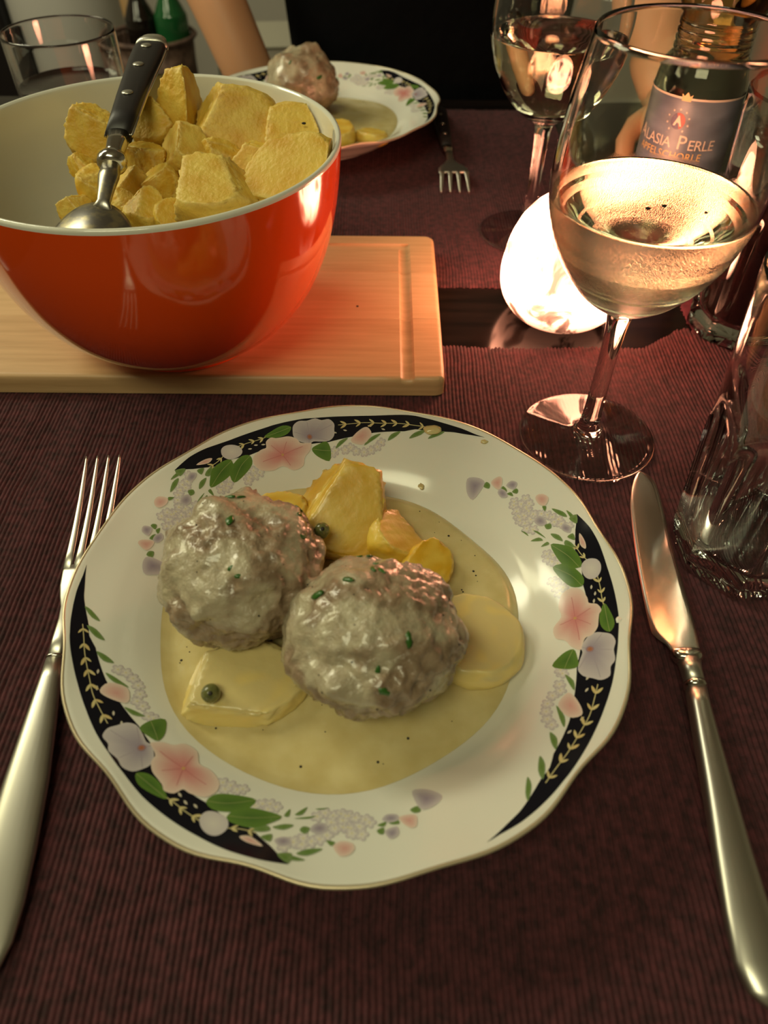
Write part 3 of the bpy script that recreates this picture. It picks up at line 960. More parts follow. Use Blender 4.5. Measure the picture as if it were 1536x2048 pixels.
# capers, drips
for c, s, lb in (((-.0268, .2030, .0430), .0036, 'olive green caper between the left meatball and the tall potato wedge'), ((-.0655, .1335, .0280), .0038, 'olive green caper lying on the lower left potato piece')):
    V0, F0 = ICO[3]
    V = [Vector((v.x * s, v.y * s, v.z * s * 1.12)) * (1 + .05 * nz(v, 2, 4) - .16 * max(0, v.z - .85)) for v in V0]
    o = link('caper', mesh('caper', V, F0, M['caper']), None, c)
    tag(o, lb, 'caper', 'capers on the front plate')
    o.rotation_euler = (.5, .2, 0)
    V = [Vector((v.x * .0009, v.y * .0009, s * 1.07 + v.z * .0004)) for v in ICO[2][0]]
    link('stem_scar', mesh('stem_scar', V, ICO[2][1], M['pepper']), o)


def blob(name, c, s, seed, label, m='sauce', sub=3, cat='sauce drip'):
    V0, F0 = ICO[sub]
    V = [Vector((v.x * s[0], v.y * s[1], v.z * s[2])) * (1 + .3 * nz(v, 1.6, seed)) for v in V0]
    return tag(link(name, mesh(name, V, F0, M[m]), None, c), label, cat)


def on_plate(phi, r, up):
    a = radians(phi)
    return (PLX + r * cos(a), PLY + r * sin(a), plate_z(r) + MZ - .0004 + up)


blob('sauce_drip', on_plate(69.0, .1075, .0006), (.0050, .0030, .0016), 3, 'thick drip of sauce over the black border at the top rim')
blob('sauce_drip', on_plate(54.5, .111, .0002), (.0020, .0013, .0009), 5, 'small pale sauce drip right of the thick one on the rim')
blob('potato_crumb', on_plate(101, .083, .0006), (.0017, .0014, .0012), 7, 'yellow potato crumb below the pink flower at the top', 'sauce', cat='crumb')
blob('potato_crumb', on_plate(66, .0805, .0006), (.0016, .0019, .0008), 9, 'pale potato crumb on the white rim right of the tall wedge', 'sauce', cat='crumb')
blob('potato_crumb', on_plate(-8.5, .1105, .0003), (.0013, .0018, .0010), 11, 'tiny white crumb on the right edge of the plate', 'china', cat='crumb')

# ------------------------------------------------------------------ cutting board
CB_T = .0150


def board():
    x1, yA, yB = .0360, .3472, .5255
    x0 = -.345
    rt = root('cutting_board', ((x0 + x1) / 2, (yA + yB) / 2, MZ), 'pale beech cutting board with juice groove under the orange bowl', 'cutting board')
    ox, oy = (x0 + x1) / 2, (yA + yB) / 2
    top = CB_T - MZ

    def groove(d, w=.0042, dep=.0019):
        return -dep * sqrt(max(0, 1 - (d / w) ** 2)) if abs(d) < w else 0.

    def tz(x, y, ya, yb):
        z = top
        dx = groove(x - .0135) if y < .5075 + .0042 else (0 if hypot(x - .0135, y - .5075) > .0042 else groove(hypot(x - .0135, y - .5075)))
        dy = groove(y - .5075) if -.322 < x < .0135 else 0
        dl = groove(x + .322) if y < .5075 + .003 else 0
        z += min(dx, dy, dl)
        for e in (x1 - x, x - x0, y - yA, yB - y):
            if e < .0030:
                z -= .0030 - sqrt(max(0, .0030 ** 2 - (.0030 - max(e, 0)) ** 2))
        for e in (y - ya, yb - y):
            if e < .0004: z -= .0003 * (1 - max(e, 0) / .0004)
        return z

    def fine(a, b, marks, step):
        s = {a, b}
        n = int((b - a) / step)
        s |= {a + (b - a) * i / n for i in range(n + 1)}
        for m, w in marks:
            s |= {m + w * k / 6 for k in range(-6, 7) if a < m + w * k / 6 < b}
        return sorted(s)
    for i, (ya, yb) in enumerate(((yA, .4112), (.4112, .4704), (.4704, yB))):
        xs = fine(x0, x1, [(.0135, .0043), (-.322, .0043), (x0 + .0015, .0015), (x1 - .0015, .0015), (x1 - .004, .004)], .012)
        ys = fine(ya, yb, [(.5075, .0043), (ya + .0004, .0004), (yb - .0004, .0004), (yA + .0015, .0015), (yB - .0015, .0015), (yB - .004, .004)], .012)
        ys = [y for y in ys if ya <= y <= yb]
        V, F = [], []
        nx, ny = len(xs), len(ys)

        def shape(x, y):
            rc = .0075
            for cx, s in ((x1 - rc, 1), (x0 + rc, -1)):
                for cy, t in ((yB - rc, 1), (yA + rc * .55, -1)):
                    r2 = rc if t > 0 else rc * .55
                    if (x - cx) * s > 0 and (y - cy) * t > 0:
                        u, v = (x - cx) / rc, (y - cy) / r2
                        m = max(abs(u), abs(v))
                        h = hypot(u, v)
                        return cx + u * m / h * rc, cy + v * m / h * r2
            return x, y
        for lay in (0, 1):
            for x in xs:
                for y in ys:
                    sx, sy = shape(x, y)
                    V.append((sx - ox, sy - oy, tz(x, y, ya, yb) if lay == 0 else (0. if min(x1 - x, x - x0, y - yA, yB - y) > .001 else .0008)))
        b = nx * ny
        for a in range(nx - 1):
            for c in range(ny - 1):
                q = (a * ny + c, (a + 1) * ny + c, (a + 1) * ny + c + 1, a * ny + c + 1)
                F.append(q)
                F.append(tuple(b + k for k in q[::-1]))
        for a in range(nx - 1):
            F.append((a * ny, b + a * ny, b + (a + 1) * ny, (a + 1) * ny))
            F.append((a * ny + ny - 1, (a + 1) * ny + ny - 1, b + (a + 1) * ny + ny - 1, b + a * ny + ny - 1))
        for c in range(ny - 1):
            F.append((c, c + 1, b + c + 1, b + c))
            e = (nx - 1) * ny
            F.append((e + c, b + e + c, b + e + c + 1, e + c + 1))
        me = mesh('plank', V, F, M['beech' if i != 1 else 'beech2'])
        me.set_sharp_from_angle(angle=radians(50))
        link('plank', me, rt)
    V = [Vector((-.0555 - ox + v.x * .0009, .4255 - oy + v.y * .0012, top + v.z * .0002)) for v in ICO[2][0]]
    link('knot', mesh('knot', [v + Vector((.0366, .0, 0)) for v in V], ICO[2][1], M['pepper']), rt)
    return rt


board()

# ------------------------------------------------------------------ orange bowl
BX, BY, BZ, BH, BR = -.1275, .3997, CB_T, .115, .1036
o_prof = [(.0, .0030), (.040, .0030), (.0445, .0012), (.0470, .0), (.0492, .0008), (.0500, .0035), (.058, .0085), (.070, .0180), (.0815, .0320), (.0905, .0490), (.0965, .0670), (.1003, .0850), (.1024, .1020), (.1034, .1130)]
i_prof = [(.1000, .1130), (.0990, .1020), (.0968, .0850), (.0928, .0670), (.0868, .0495), (.0778, .0335), (.066, .0205), (.053, .0125), (.040, .0090), (0, .0080)]
V, F = lathe([(0, .0030)] + sp2(o_prof[1:], 4), 128)
bowl = tag(link('mixing_bowl', mesh('mixing_bowl', V, F, M['orange']), None, (BX, BY, BZ)), 'large glossy orange bowl with white inside, full of boiled potatoes, on the cutting board', 'bowl')
V, F = lathe(sp2([(.1034, .1130), (.1032, .1146), (.1020, .1154), (.1006, .1148)] + i_prof, 4), 128)
tag(link('lining', mesh('lining', V, F, M['white_glaze']), bowl), 'white glazed inside and rim')

# ------------------------------------------------------------------ serving spoon in the bowl
sp = root('serving_spoon', (-.1475, .44, .1285), 'serving spoon with black riveted handle and steel bowl, stuck in the potatoes', 'spoon')
so = Vector((-.1475, .44, .1285))
hp = [Vector(p) - so for p in ((-.1452, .4120, .1262), (-.1462, .4330, .1290), (-.1474, .4560, .1316), (-.1485, .4820, .1342), (-.1492, .5030, .1363), (-.1496, .5180, .1378), (-.1496, .5240, .1384))]
hw = [.0070, .0076, .0083, .0091, .0100, .0101, .0094]
V, F = path_loft(hp, [(w, .0046) for w in hw], 20, 3.)
han = tag(link('handle', mesh('handle', V, F, M['blackh']), sp), 'black handle with three rivets')
V, F = path_loft([p - Vector((0, 0, 0)) for p in hp], [(w + .0009, .0011) for w in hw], 20, 4.)
link('tang', mesh('tang', V, F, M['steel']), sp)
ep = [Vector(p) - so for p in ((-.1496, .5225, .1383), (-.1496, .5270, .1388), (-.1495, .5325, .1394), (-.1494, .5360, .1397))]
V, F = path_loft(ep, [(.0100, .0050), (.0100, .0052), (.0080, .0044), (.0035, .0020)], 20, 2.6)
link('end_cap', mesh('end_cap', V, F, M['satin']), sp)
for t in (.30, .55, .80):
    k = t * 6
    i = int(k)
    p = hp[i].lerp(hp[i + 1], k - i) + Vector((-.0005, -.0006, .0046))
    V = [Vector((v.x * .0033, v.y * .0033, v.z * .0009)) + p for v in ICO[3][0]]
    link('rivet', mesh('rivet', V, ICO[3][1], M['satin']), han)
bp_ = [Vector(p) - so for p in ((-.1436, .3900, .1228), (-.1440, .3960, .1238), (-.1446, .4040, .1250), (-.1452, .4122, .1262))]
V, F = path_loft(bp_, [(.0042, .0040), (.0046, .0042), (.0052, .0043), (.0060, .0045)], 20, 2.6)
link('bolster', mesh('bolster', V, F, M['steel']), sp)
V, F = path_loft([Vector(p) - so for p in ((-.1433, .3835, .1215), (-.1434, .3855, .1219), (-.1435, .3885, .1225), (-.1436, .3915, .1230), (-.1437, .3930, .1233))],
                 [(.0046, .0042), (.0074, .0064), (.0080, .0068), (.0068, .0060), (.0044, .0042)], 20, 2.)
link('knob', mesh('knob', V, F, M['steel']), sp)
npth = [Vector(p) - so for p in ((-.1432, .3840, .1216), (-.1430, .3760, .1196), (-.1430, .3680, .1165), (-.1436, .3620, .1130), (-.1446, .3560, .1100))]
V, F = path_loft(npth, [(.0048, .0040), (.0054, .0034), (.0042, .0028), (.0036, .0024), (.0070, .0018)], 20, 2.2)
link('neck', mesh('neck', V, F, M['dirty_steel']), sp)
V, F = [], []
RN, RK = 40, 12
tilt = Matrix.Rotation(radians(24), 3, 'X')
for lay in (0, 1):
    for k in range(RK + 1):
        q = k / RK
        for i in range(RN):
            a = 2 * pi * i / RN
            x = .0225 * q * cos(a) * (1 - .12 * sin(a))
            y = .0270 * q * sin(a)
            z = .0062 * (1 - q * q) - (.0011 if lay else 0)
            p = tilt @ Vector((x, y, z))
            V.append(p + Vector((-.1468, .3380, .1018)) - so)
for lay in (0, 1):
    b = lay * (RK + 1) * RN
    for k in range(RK):
        for i in range(RN):
            j = (i + 1) % RN
            q = (b + k * RN + i, b + (k + 1) * RN + i, b + (k + 1) * RN + j, b + k * RN + j)
            F.append(q if lay == 0 else q[::-1])
b = (RK + 1) * RN
for i in range(RN):
    j = (i + 1) % RN
    F.append((RK * RN + i, b + RK * RN + i, b + RK * RN + j, RK * RN + j))
link('spoon_bowl', mesh('spoon_bowl', V, F, M['dirty_steel']), sp)


# ------------------------------------------------------------------ cutlery
def fork(name, loc, rz, label, black=False):
    """local +y points to the tines; origin at the neck."""
    f = root(name, loc, label, 'fork', None, rz)
    # neck and palm
    secs = []
    for y, w, z, h in ((-.006, .0031, .0075, .0022), (.004, .0029, .0080, .0018), (.014, .0032, .0068, .0015), (.022, .0046, .0050, .0012), (.029, .0070, .0036, .0010), (.036, .0087, .0030, .0009), (.044, .0092, .0032, .0008), (.0475, .0093, .0034, .0008)):
        if black: z += .0066 * smooth((y - .010) / .03)
        secs.append([Vector((a, y, z + b)) for a, b in sup(w * (1.45 if black and y > .02 else 1), h, 20, 3)])
    V, F = loft(secs)
    link('palm', mesh('palm', V, F, M['satin']), f)
    for k in range(4):
        x0 = (-.0073 + k * .00487) * (1.42 if black else 1)
        x1 = (-.0086 + k * .00573) * (1.42 if black else 1)
        secs = []
        for t in (0, .15, .35, .6, .85, .97, 1):
            w = .0021 * (1 - t) + .0008 * t if t < .9 else .0010 * (1.03 - t) / .13 + .0002
            y = .0455 + (.0680 if not black else .020) * t
            z = .0034 + .0016 * t + .0075 * t * t if not black else .0108 - .0100 * t ** 1.6
            secs.append([Vector((x0 + (x1 - x0) * t + a, y, z + b)) for a, b in sup(w, .0008, 12, 3)])
        V, F = loft(secs)
        link('tine', mesh('tine', V, F, M['satin']), f)
    if not black:
        secs = []
        for y, w, z, h in ((-.006, .0034, .0076, .0025), (-.016, .0044, .0068, .0030), (-.036, .0066, .0056, .0033), (-.058, .0086, .0045, .0033), (-.082, .0096, .0038, .0031), (-.100, .0098, .0036, .0029), (-.112, .0088, .0034, .0026), (-.120, .0062, .0033, .0022), (-.1235, .0025, .0032, .0012)):
            secs.append([Vector((a, y, z + b)) for a, b in sup(w, h, 24, 2.3)])
        V, F = loft(secs)
        link('handle', mesh('handle', V, F, M['satin']), f)
        V, F = path_loft([(0, -.0052, .0076), (0, -.0058, .0076), (0, -.0066, .00755)], [(.0036, .0027), (.0039, .0030), (.0036, .0027)], 24, 2.3)
        link('collar', mesh('collar', V, F, M['steel']), f)
    else:
        V, F = path_loft([(0, -.020, .0052), (0, -.014, .0066), (0, -.004, .0078)], [(.0050, .0036), (.0045, .0032), (.0032, .0024)], 16, 2.4)
        link('bolster', mesh('bolster', V, F, M['steel']), f)
        V, F = path_loft([(0, -.020, .0052), (0, -.050, .0048), (0, -.085, .0050), (0, -.112, .0052), (0, -.118, .0052)], [(.0054, .0040), (.0066, .0044), (.0078, .0046), (.0080, .0046), (.0055, .0034)], 16, 3)
        h = tag(link('handle', mesh('handle', V, F, M['blackh']), f), 'black handle')
        for y in (-.045, -.070, -.095):
            V = [Vector((v.x * .0019, y + v.y * .0019, .0094 + v.z * .0006)) for v in ICO[2][0]]
            link('rivet', mesh('rivet', V, ICO[2][1], M['satin']), h)
    return f


fork('dinner_fork', (-.1398, .1655, MZ + .0002), radians(4.8), 'brushed steel dinner fork left of the front plate')
fork('black_handled_fork', (.0575, .694, MZ + .0002), radians(180 + 2), 'fork with black handle lying right of the far plate', True)


def knife():
    ox, oy = .131, .150
    k = root('dinner_knife', (ox, oy, MZ), 'steel dinner knife right of the front plate, its blade glowing orange in the candlelight', 'knife')
    right = [(.1385, .2782), (.1412, .2765), (.1440, .2690), (.1432, .2500), (.1415, .2271), (.1399, .1973), (.1383, .1800), (.1366, .1650)]
    left = [(.1362, .2776), (.1325, .2708), (.1283, .2580), (.1258, .2450), (.1227, .2225), (.1203, .1977), (.1193, .1800), (.1195, .1750), (.1215, .1712), (.1232, .1685), (.1247, .1635)]
    R_, L_ = spline([(a, b, 0) for a, b in right], 6), spline([(a, b, 0) for a, b in left], 6)
    n = 44

    def at(P, t):
        k_ = t * (len(P) - 1)
        i = min(int(k_), len(P) - 2)
        return P[i].lerp(P[i + 1], k_ - i)
    V, F = [], []
    m = 9
    for i in range(n + 1):
        a, b = at(L_, i / n), at(R_, i / n)
        zc = .0042 + .0030 * smooth((i / n - .55) / .45)
        for lay in (0, 1):
            for j in range(m):
                s = j / (m - 1)
                p = a.lerp(b, s)
                th = .0009 * min(1, s * 2.6) ** .8 * (1 if s < .95 else .75) + .00012
                V.append((p.x - ox, p.y - oy, zc + (th if lay == 0 else -th)))
    for i in range(n):
        for lay in (0, 1):
            for j in range(m - 1):
                q = (i * 2 * m + lay * m + j, i * 2 * m + lay * m + j + 1, (i + 1) * 2 * m + lay * m + j + 1, (i + 1) * 2 * m + lay * m + j)
                F.append(q[::-1] if lay == 0 else q)
        for j in (0, m - 1):
            q = (i * 2 * m + j, (i + 1) * 2 * m + j, (i + 1) * 2 * m + m + j, i * 2 * m + m + j)
            F.append(q if j else q[::-1])
    F.append(tuple(range(m)) + tuple(range(2 * m - 1, m - 1, -1)))
    e = n * 2 * m
    F.append((tuple(range(e, e + m)) + tuple(range(e + 2 * m - 1, e + m - 1, -1)))[::-1])
    link('blade', mesh('blade', V, F, M['blade']), k)
    c = lambda x, y, z: (x - ox, y - oy, z)
    V, F = path_loft([c(.1306, .1660, .0070), c(.1306, .1645, .0071), c(.1306, .1620, .0072), c(.1306, .1600, .0072)], [(.0064, .0026), (.0070, .0036), (.0066, .0042), (.0050, .0040)], 24, 2.3)
    link('bolster', mesh('bolster', V, F, M['steel']), k)
    V, F = path_loft([c(.1306, .1610, .0072), c(.1303, .1560, .0072), c(.1300, .1500, .0072)], [(.0050, .0042), (.0043, .0043), (.0042, .0043)], 24, 2.2)
    link('neck', mesh('neck', V, F, M['satin']), k)
    V, F = path_loft([c(.1300, .1506, .0072), c(.1300, .1496, .0072), c(.1299, .1482, .0072), c(.1299, .1472, .0072)], [(.0043, .0043), (.0049, .0049), (.0049, .0049), (.0042, .0044)], 24, 2.1)
    link('ring', mesh('ring', V, F, M['steel']), k)
    V, F = path_loft([c(.1299, .1480, .0072), c(.1290, .1400, .0070), c(.1277, .1240, .0068), c(.1262, .1030, .0065), (c(.1248, .0840, .0062)), c(.1238, .0640, .0058), c(.1235, .0500, .0054), c(.1236, .0420, .0050), c(.1237, .0375, .0048)],
                     [(.0041, .0044), (.0043, .0046), (.0050, .0048), (.0060, .0048), (.0070, .0046), (.0082, .0042), (.0088, .0038), (.0070, .0032), (.0022, .0016)], 24, 2.4)
    link('handle', mesh('handle', V, F, M['satin']), k)


knife()

# ------------------------------------------------------------------ wine glasses
WG_OUT = [(.0378, .0010), (.0379, .0016), (.0370, .0022), (.026, .0030), (.014, .0044), (.0085, .0062), (.0072, .0085), (.0064, .0100), (.0058, .0125), (.0054, .0160), (.0048, .030), (.0046, .050), (.0050, .068), (.0060, .0790), (.0078, .0835),
          (.0140, .0872), (.0235, .0945), (.0325, .1055), (.0395, .1185), (.0438, .1330), (.0452, .1450), (.0446, .1580), (.0425, .1750), (.0400, .1900), (.0382, .2003)]
WG_IN = [(.0377, .2008), (.0371, .2003), (.0390, .1900), (.0415, .1750), (.0436, .1580), (.0442, .1450), (.0427, .1330), (.0383, .1190), (.0311, .1066), (.0218, .0962), (.0120, .0900), (0, .0880)]
WINE_Z = .1385


def wine_glass(loc, label, m, wlabel):
    g = root('wine_glass', loc, label, 'wine glass', 'stemmed wine glasses')
    foot = [(0, .0004), (.034, .0004)] + WG_OUT[:7]
    V, F = lathe([(0, .0004), (.034, .0004)] + sp2(WG_OUT, 4) + sp2(WG_IN, 4), 96)
    link('glass_body', mesh('glass_body', V, F, m), g)
    ir = lambda z: interp(z, [q[1] for q in WG_IN[::-1]], [q[0] for q in WG_IN[::-1]])
    prof = [(0, .0877)] + [(ir(z) + .0003, z) for z in [.0895, .092, .096, .1, .105, .11, .115, .12, .125, .13, .134, WINE_Z - .0006]] + [(ir(WINE_Z) + .0003, WINE_Z + .0004), (ir(WINE_Z) - .0008, WINE_Z - .0001), (ir(WINE_Z) - .003, WINE_Z - .0003), (.02, WINE_Z - .0003), (0, WINE_Z - .0003)]
    V, F = lathe(prof, 96)
    w = link('white_wine', mesh('white_wine', V, F, M['wine']), None, loc)
    tag(w, wlabel, 'wine', 'white wine in the glasses')
    return g


G1 = (.1156, .3117, MZ - .0006)
G2L = (.1130, .5570, MZ - .0006)
wine_glass(G1, 'misted wine glass in front of the glowing stone, half full of white wine', M['fog_glass'], 'white wine in the front glass glowing in the candlelight')
wine_glass(G2L, 'clear wine glass behind the glowing stone, half full of white wine', M['glass'], 'white wine in the glass farther back')
# floating cork crumbs on the wine surface
for x, y, s, lb in ((-.0045, -.010, .0011, 'leftmost dark cork crumb floating on the wine in the front glass'), (.0030, -.0075, .0011, 'middle dark cork crumb floating on the wine in the front glass'), (.0190, -.0135, .0008, 'smallest dark cork crumb, rightmost on the wine in the front glass')):
    V = [Vector((v.x * s, v.y * s * .8, v.z * s * .6)) * (1 + .3 * nz(v, 2, s * 900)) for v in ICO[2][0]]
    tag(link('cork_crumb', mesh('cork_crumb', V, ICO[2][1], M['pepper']), None, (G1[0] + x, G1[1] + y, G1[2] + WINE_Z + .0001)),
        lb, 'crumb', 'cork crumbs on the wine')


# ------------------------------------------------------------------ pressed tumblers
def tumbler(loc, rz, label, drink=None):
    t = root('tumbler', loc, label, 'tumbler', 'tall faceted tumblers', rz)
    H = .1465

    def rad(a, r, z):
        d = (math.degrees(a) % 45) - 22.5
        ap = r * .924
        octr = ap / cos(radians(22.5 - abs(d)) if False else radians(d)) if False else ap / cos(radians(((math.degrees(a) + 22.5) % 45) - 22.5))
        u = ((math.degrees(a) + 22.5) % 45 - 22.5) / 22.5          # 0 at panel middle, +-1 at the vertices
        zt = .079 + .013 * (1 - u * u)
        w = 1 - smooth((z - zt + .007) / .009)
        scoop = -.0009 * (1 - u * u) * w * smooth((z - .012) / .02)
        rnd = r * .975
        return octr * w + rnd * (1 - w) + scoop
    outer = [(0, .0012), (.029, .0012), (.0300, .0002), (.0328, .0002), (.0338, .0010), (.0341, .0020), (.0341, .0070), (.0338, .0078), (.0338, .0095), (.0341, .0110)]
    for i in range(1, 41):
        z = .0110 + (H - .0015 - .0110) * i / 40
        outer.append((.0341 + (.0435 - .0341) * ((z - .011) / (H - .011)), z))
    V, F = [], []
    inner = [(.0424, H), (.0412, H - .0010), (.0400, .120), (.0386, .100), (.0345, .080), (.0318, .060), (.0298, .035), (.0285, .0200), (.0265, .0158), (.022, .0142), (0, .0138)]
    prof = outer + [(.0434, H - .0003)] + sp2(inner, 4)
    no = len(outer)

    def mod(a, r, z):
        # outer faces get the eight panels, the inside stays round
        return r
    rings, n = [], 128
    for k, (r, z) in enumerate(prof):
        if r < 1e-7:
            rings.append([len(V)])
            V.append((0, 0, z))
            continue
        ring = []
        for i in range(n):
            a = 2 * pi * i / n
            rr = rad(a, r, z) if 2 <= k < no else r * (.975 if k >= no else .9)
            ring.append(len(V))
            V.append((rr * cos(a), rr * sin(a), z))
        rings.append(ring)
    for A, B in zip(rings, rings[1:]):
        for i in range(n):
            j = (i + 1) % n
            if len(A) == 1: F.append((A[0], B[j], B[i]))
            elif len(B) == 1: F.append((A[i], A[j], B[0]))
            else: F.append((A[i], A[j], B[j], B[i]))
    me = mesh('glass_body', V, F, M['tumbler'])
    me.set_sharp_from_angle(angle=radians(24))
    link('glass_body', me, t)
    # raised moulding marks on the thick bottom, too small to read
    PV, PF = [], []
    for x, y in ((-.013, .006), (-.015, .000), (-.013, -.006), (-.010, .011), (-.004, -.013), (.003, -.014)):
        for dx, dy, sx, sy in ((-.0014, 0, .0002, .0016), (.0014, 0, .0002, .0016), (0, .0014, .0016, .0002)):
            v, f = box(x + dx - sx, x + dx + sx, y + dy - sy, y + dy + sy, -.0 + .0140, .0147)
            b = len(PV)
            PV += v
            PF += [tuple(b + q for q in g) for g in f]
    tag(link('moulding_marks', mesh('moulding_marks', PV, PF, M['tumbler'], False), t), kind='stuff')
    if drink:
        ir = lambda z: interp(z, [q[1] for q in inner[::-1]], [q[0] * .975 for q in inner[::-1]])
        zs = [.0142, .0160, .0200, .035, .05, .06, .07, .08, .09, .1, .11, .12, .1295]
        V, F = lathe([(0, .0139)] + [(ir(z) - .0004, z) for z in zs] + [(.02, .1293), (0, .1293)], 64)
        o = link('cola', mesh('cola', V, F, M[drink]), None, loc)
        tag(o, 'dark cola filling the tumbler behind', 'drink')
    return t


tumbler((.1767, .2287, MZ - .0012), 0, 'empty thick faceted tumbler at the right edge beside the knife')
tumbler((.2400, .4250, MZ - .0012), radians(10), 'faceted tumbler of dark cola behind the empty one', 'cola')

# smooth tumbler, far left
lt = root('smooth_tumbler', (-.241, .612, .0002), 'plain thin-walled tumbler with dark drink behind the bowl on the left', 'tumbler')
V, F = lathe([(0, .0004), (.034, .0004), (.0375, .0012), (.0390, .0040), (.0398, .012), (.0400, .016), (.0402, .06), (.0403, .1225), (.0403, .1240), (.0402, .1250), (.0398, .1258), (.0393, .1256), (.0391, .1250), (.0391, .1240), (.0391, .1225), (.0390, .06), (.0388, .018), (.0386, .014), (.0370, .0085), (.03, .0072), (0, .0070)], 96)
link('glass_body', mesh('glass_body', V, F, M['glass']), lt)
V, F = lathe([(0, .0073), (.03, .0075), (.0366, .0088), (.0382, .0142), (.0387, .06), (.0388, .0912), (.0380, .0905), (.02, .0905), (0, .0905)], 64)
tag(link('dark_drink', mesh('dark_drink', V, F, M['cola']), None, (-.241, .612, .0002)), 'dark drink filling the plain tumbler on the left', 'drink')

# ------------------------------------------------------------------ glowing stone candle holder
V0, F0 = ICO[6]
gp = [(.0, -.0002), (.022, .0), (.0300, .0022), (.0372, .0090), (.0418, .0190), (.0432, .0290), (.0424, .0400), (.0392, .0520), (.0335, .0640), (.0250, .0745), (.0150, .0815), (.006, .0842), (0, .0846)]
V, F = lathe([(0, 0)] + sp2(gp[1:], 5), 96)
V = [Vector(v) * (1 + .022 * nz(v, 30, 3) + .008 * nz(v, 90, 4)) if v[2] > .001 else Vector(v) for v in V]
stone = tag(link('stone_candle_holder', mesh('stone_candle_holder', V, F, M['glow']), None, (.1205, .4440, .0003)),
            'rounded white stone candle holder glowing brightly behind the front wine glass', 'candle holder')

# ------------------------------------------------------------------ juice bottle
BT = (.2180, .5570, .0006)
bt = root('juice_bottle', BT, 'ribbed plastic bottle of apple spritzer with blue label behind the front wine glass', 'bottle')
b_prof = [(0, .004), (.012, .003), (.022, .0004), (.028, .0006), (.0315, .004), (.0328, .010), (.0330, .030), (.0330, .112), (.0322, .118), (.0300, .1235), (.0272, .1275)]
for i in range(5):
    z = .1275 + i * .0052
    b_prof += [(.0262, z + .0012), (.0250, z + .0026), (.0262, z + .0040)]
b_prof += [(.0275, .1550), (.0300, .1610), (.0312, .1690), (.0306, .1780), (.0275, .1890), (.0225, .1980), (.0165, .2050), (.0135, .2090), (.0132, .2120)]
V, F = lathe(b_prof + [(.0118, .2122)] + [(max(r - .0008, 0), z) for r, z in b_prof[::-1][:-1]] + [(0, .0050)], 72)
link('bottle_body', mesh('bottle_body', V, F, M['pet']), bt)
V, F = lathe([(0, .2130), (.0148, .2125), (.0150, .2095), (.0152, .2110), (.0152, .2230), (.0140, .2240), (0, .2240)][3:] , 48)
link('cap', mesh('cap', V, F, M['label_navy']), bt)
lr = .03325


def label_arc(r, z0, z1, a0, a1, n=40, wav=0.):
    V, F = [], []
    for i in range(n + 1):
        a = radians(a0 + (a1 - a0) * i / n)
        for z in (z0, z1):
            V.append((r * cos(a), r * sin(a), z + (wav * sin((i / n) * pi) if z == z1 else 0)))
    for i in range(n): F.append((2 * i, 2 * i + 2, 2 * i + 3, 2 * i + 1))
    return V, F


V, F = label_arc(lr, .046, .1110, -180, 180, 96)
lab = link('label', mesh('label', V, F, M['label_blue']), bt)
V, F = label_arc(lr + .00015, .1095, .1110, -180, 180, 96)
link('label_edge', mesh('label_edge', V, F, M['label_pale']), lab)
# angle on the bottle that faces the diners' side of the table
LA = -127.


def wrap(V, a0, zc, r):
    return [((r + v[2]) * cos(radians(a0) + v[0] / r), (r + v[2]) * sin(radians(a0) + v[0] / r), zc + v[1]) for v in V]


def words(txt, size, a_deg, zc, m, name, r=lr + .0002, spacing=1.):
    cu = bpy.data.curves.new('t', 'FONT')
    cu.body = txt
    cu.size = size
    cu.align_x = 'CENTER'
    cu.space_character = spacing
    cu.resolution_u = 3
    to = bpy.data.objects.new('t', cu)
    COL.objects.link(to)
    dg = bpy.context.evaluated_depsgraph_get()
    dg.update()
    me = bpy.data.meshes.new_from_object(to.evaluated_get(dg))
    V = [v.co.copy() for v in me.vertices]
    F = [tuple(p.vertices) for p in me.polygons]
    bpy.data.objects.remove(to)
    bpy.data.meshes.remove(me)
    return link(name, mesh(name, wrap(V, a_deg, zc, r), F, m, False), lab)


def text_w(x):
    return math.degrees(x / lr)


words('A', .0125, LA - text_w(.0285), .0775, M['label_pale'], 'lettering', spacing=1)
words('LASIA', .0100, LA - text_w(.0118), .0775, M['label_pale'], 'lettering', spacing=.95)
words('P', .0135, LA + text_w(.0078), .0775, M['label_pale'], 'lettering')
words('ERLE', .0100, LA + text_w(.0222), .0775, M['label_pale'], 'lettering', spacing=.95)
words('APFELSCHORLE', .0072, LA - text_w(.0015), .0702, M['label_gold'], 'lettering', spacing=1.05)


def flat_disc(r, n=32, sx=1., sy=1., dz=0., a0=0., a1=2 * pi):
    V = [(0, 0, dz)] + [(r * sx * cos(a0 + (a1 - a0) * i / n), r * sy * sin(a0 + (a1 - a0) * i / n), dz) for i in range(n + 1)]
    return V, [(0, i + 1, i + 2) for i in range(n)]


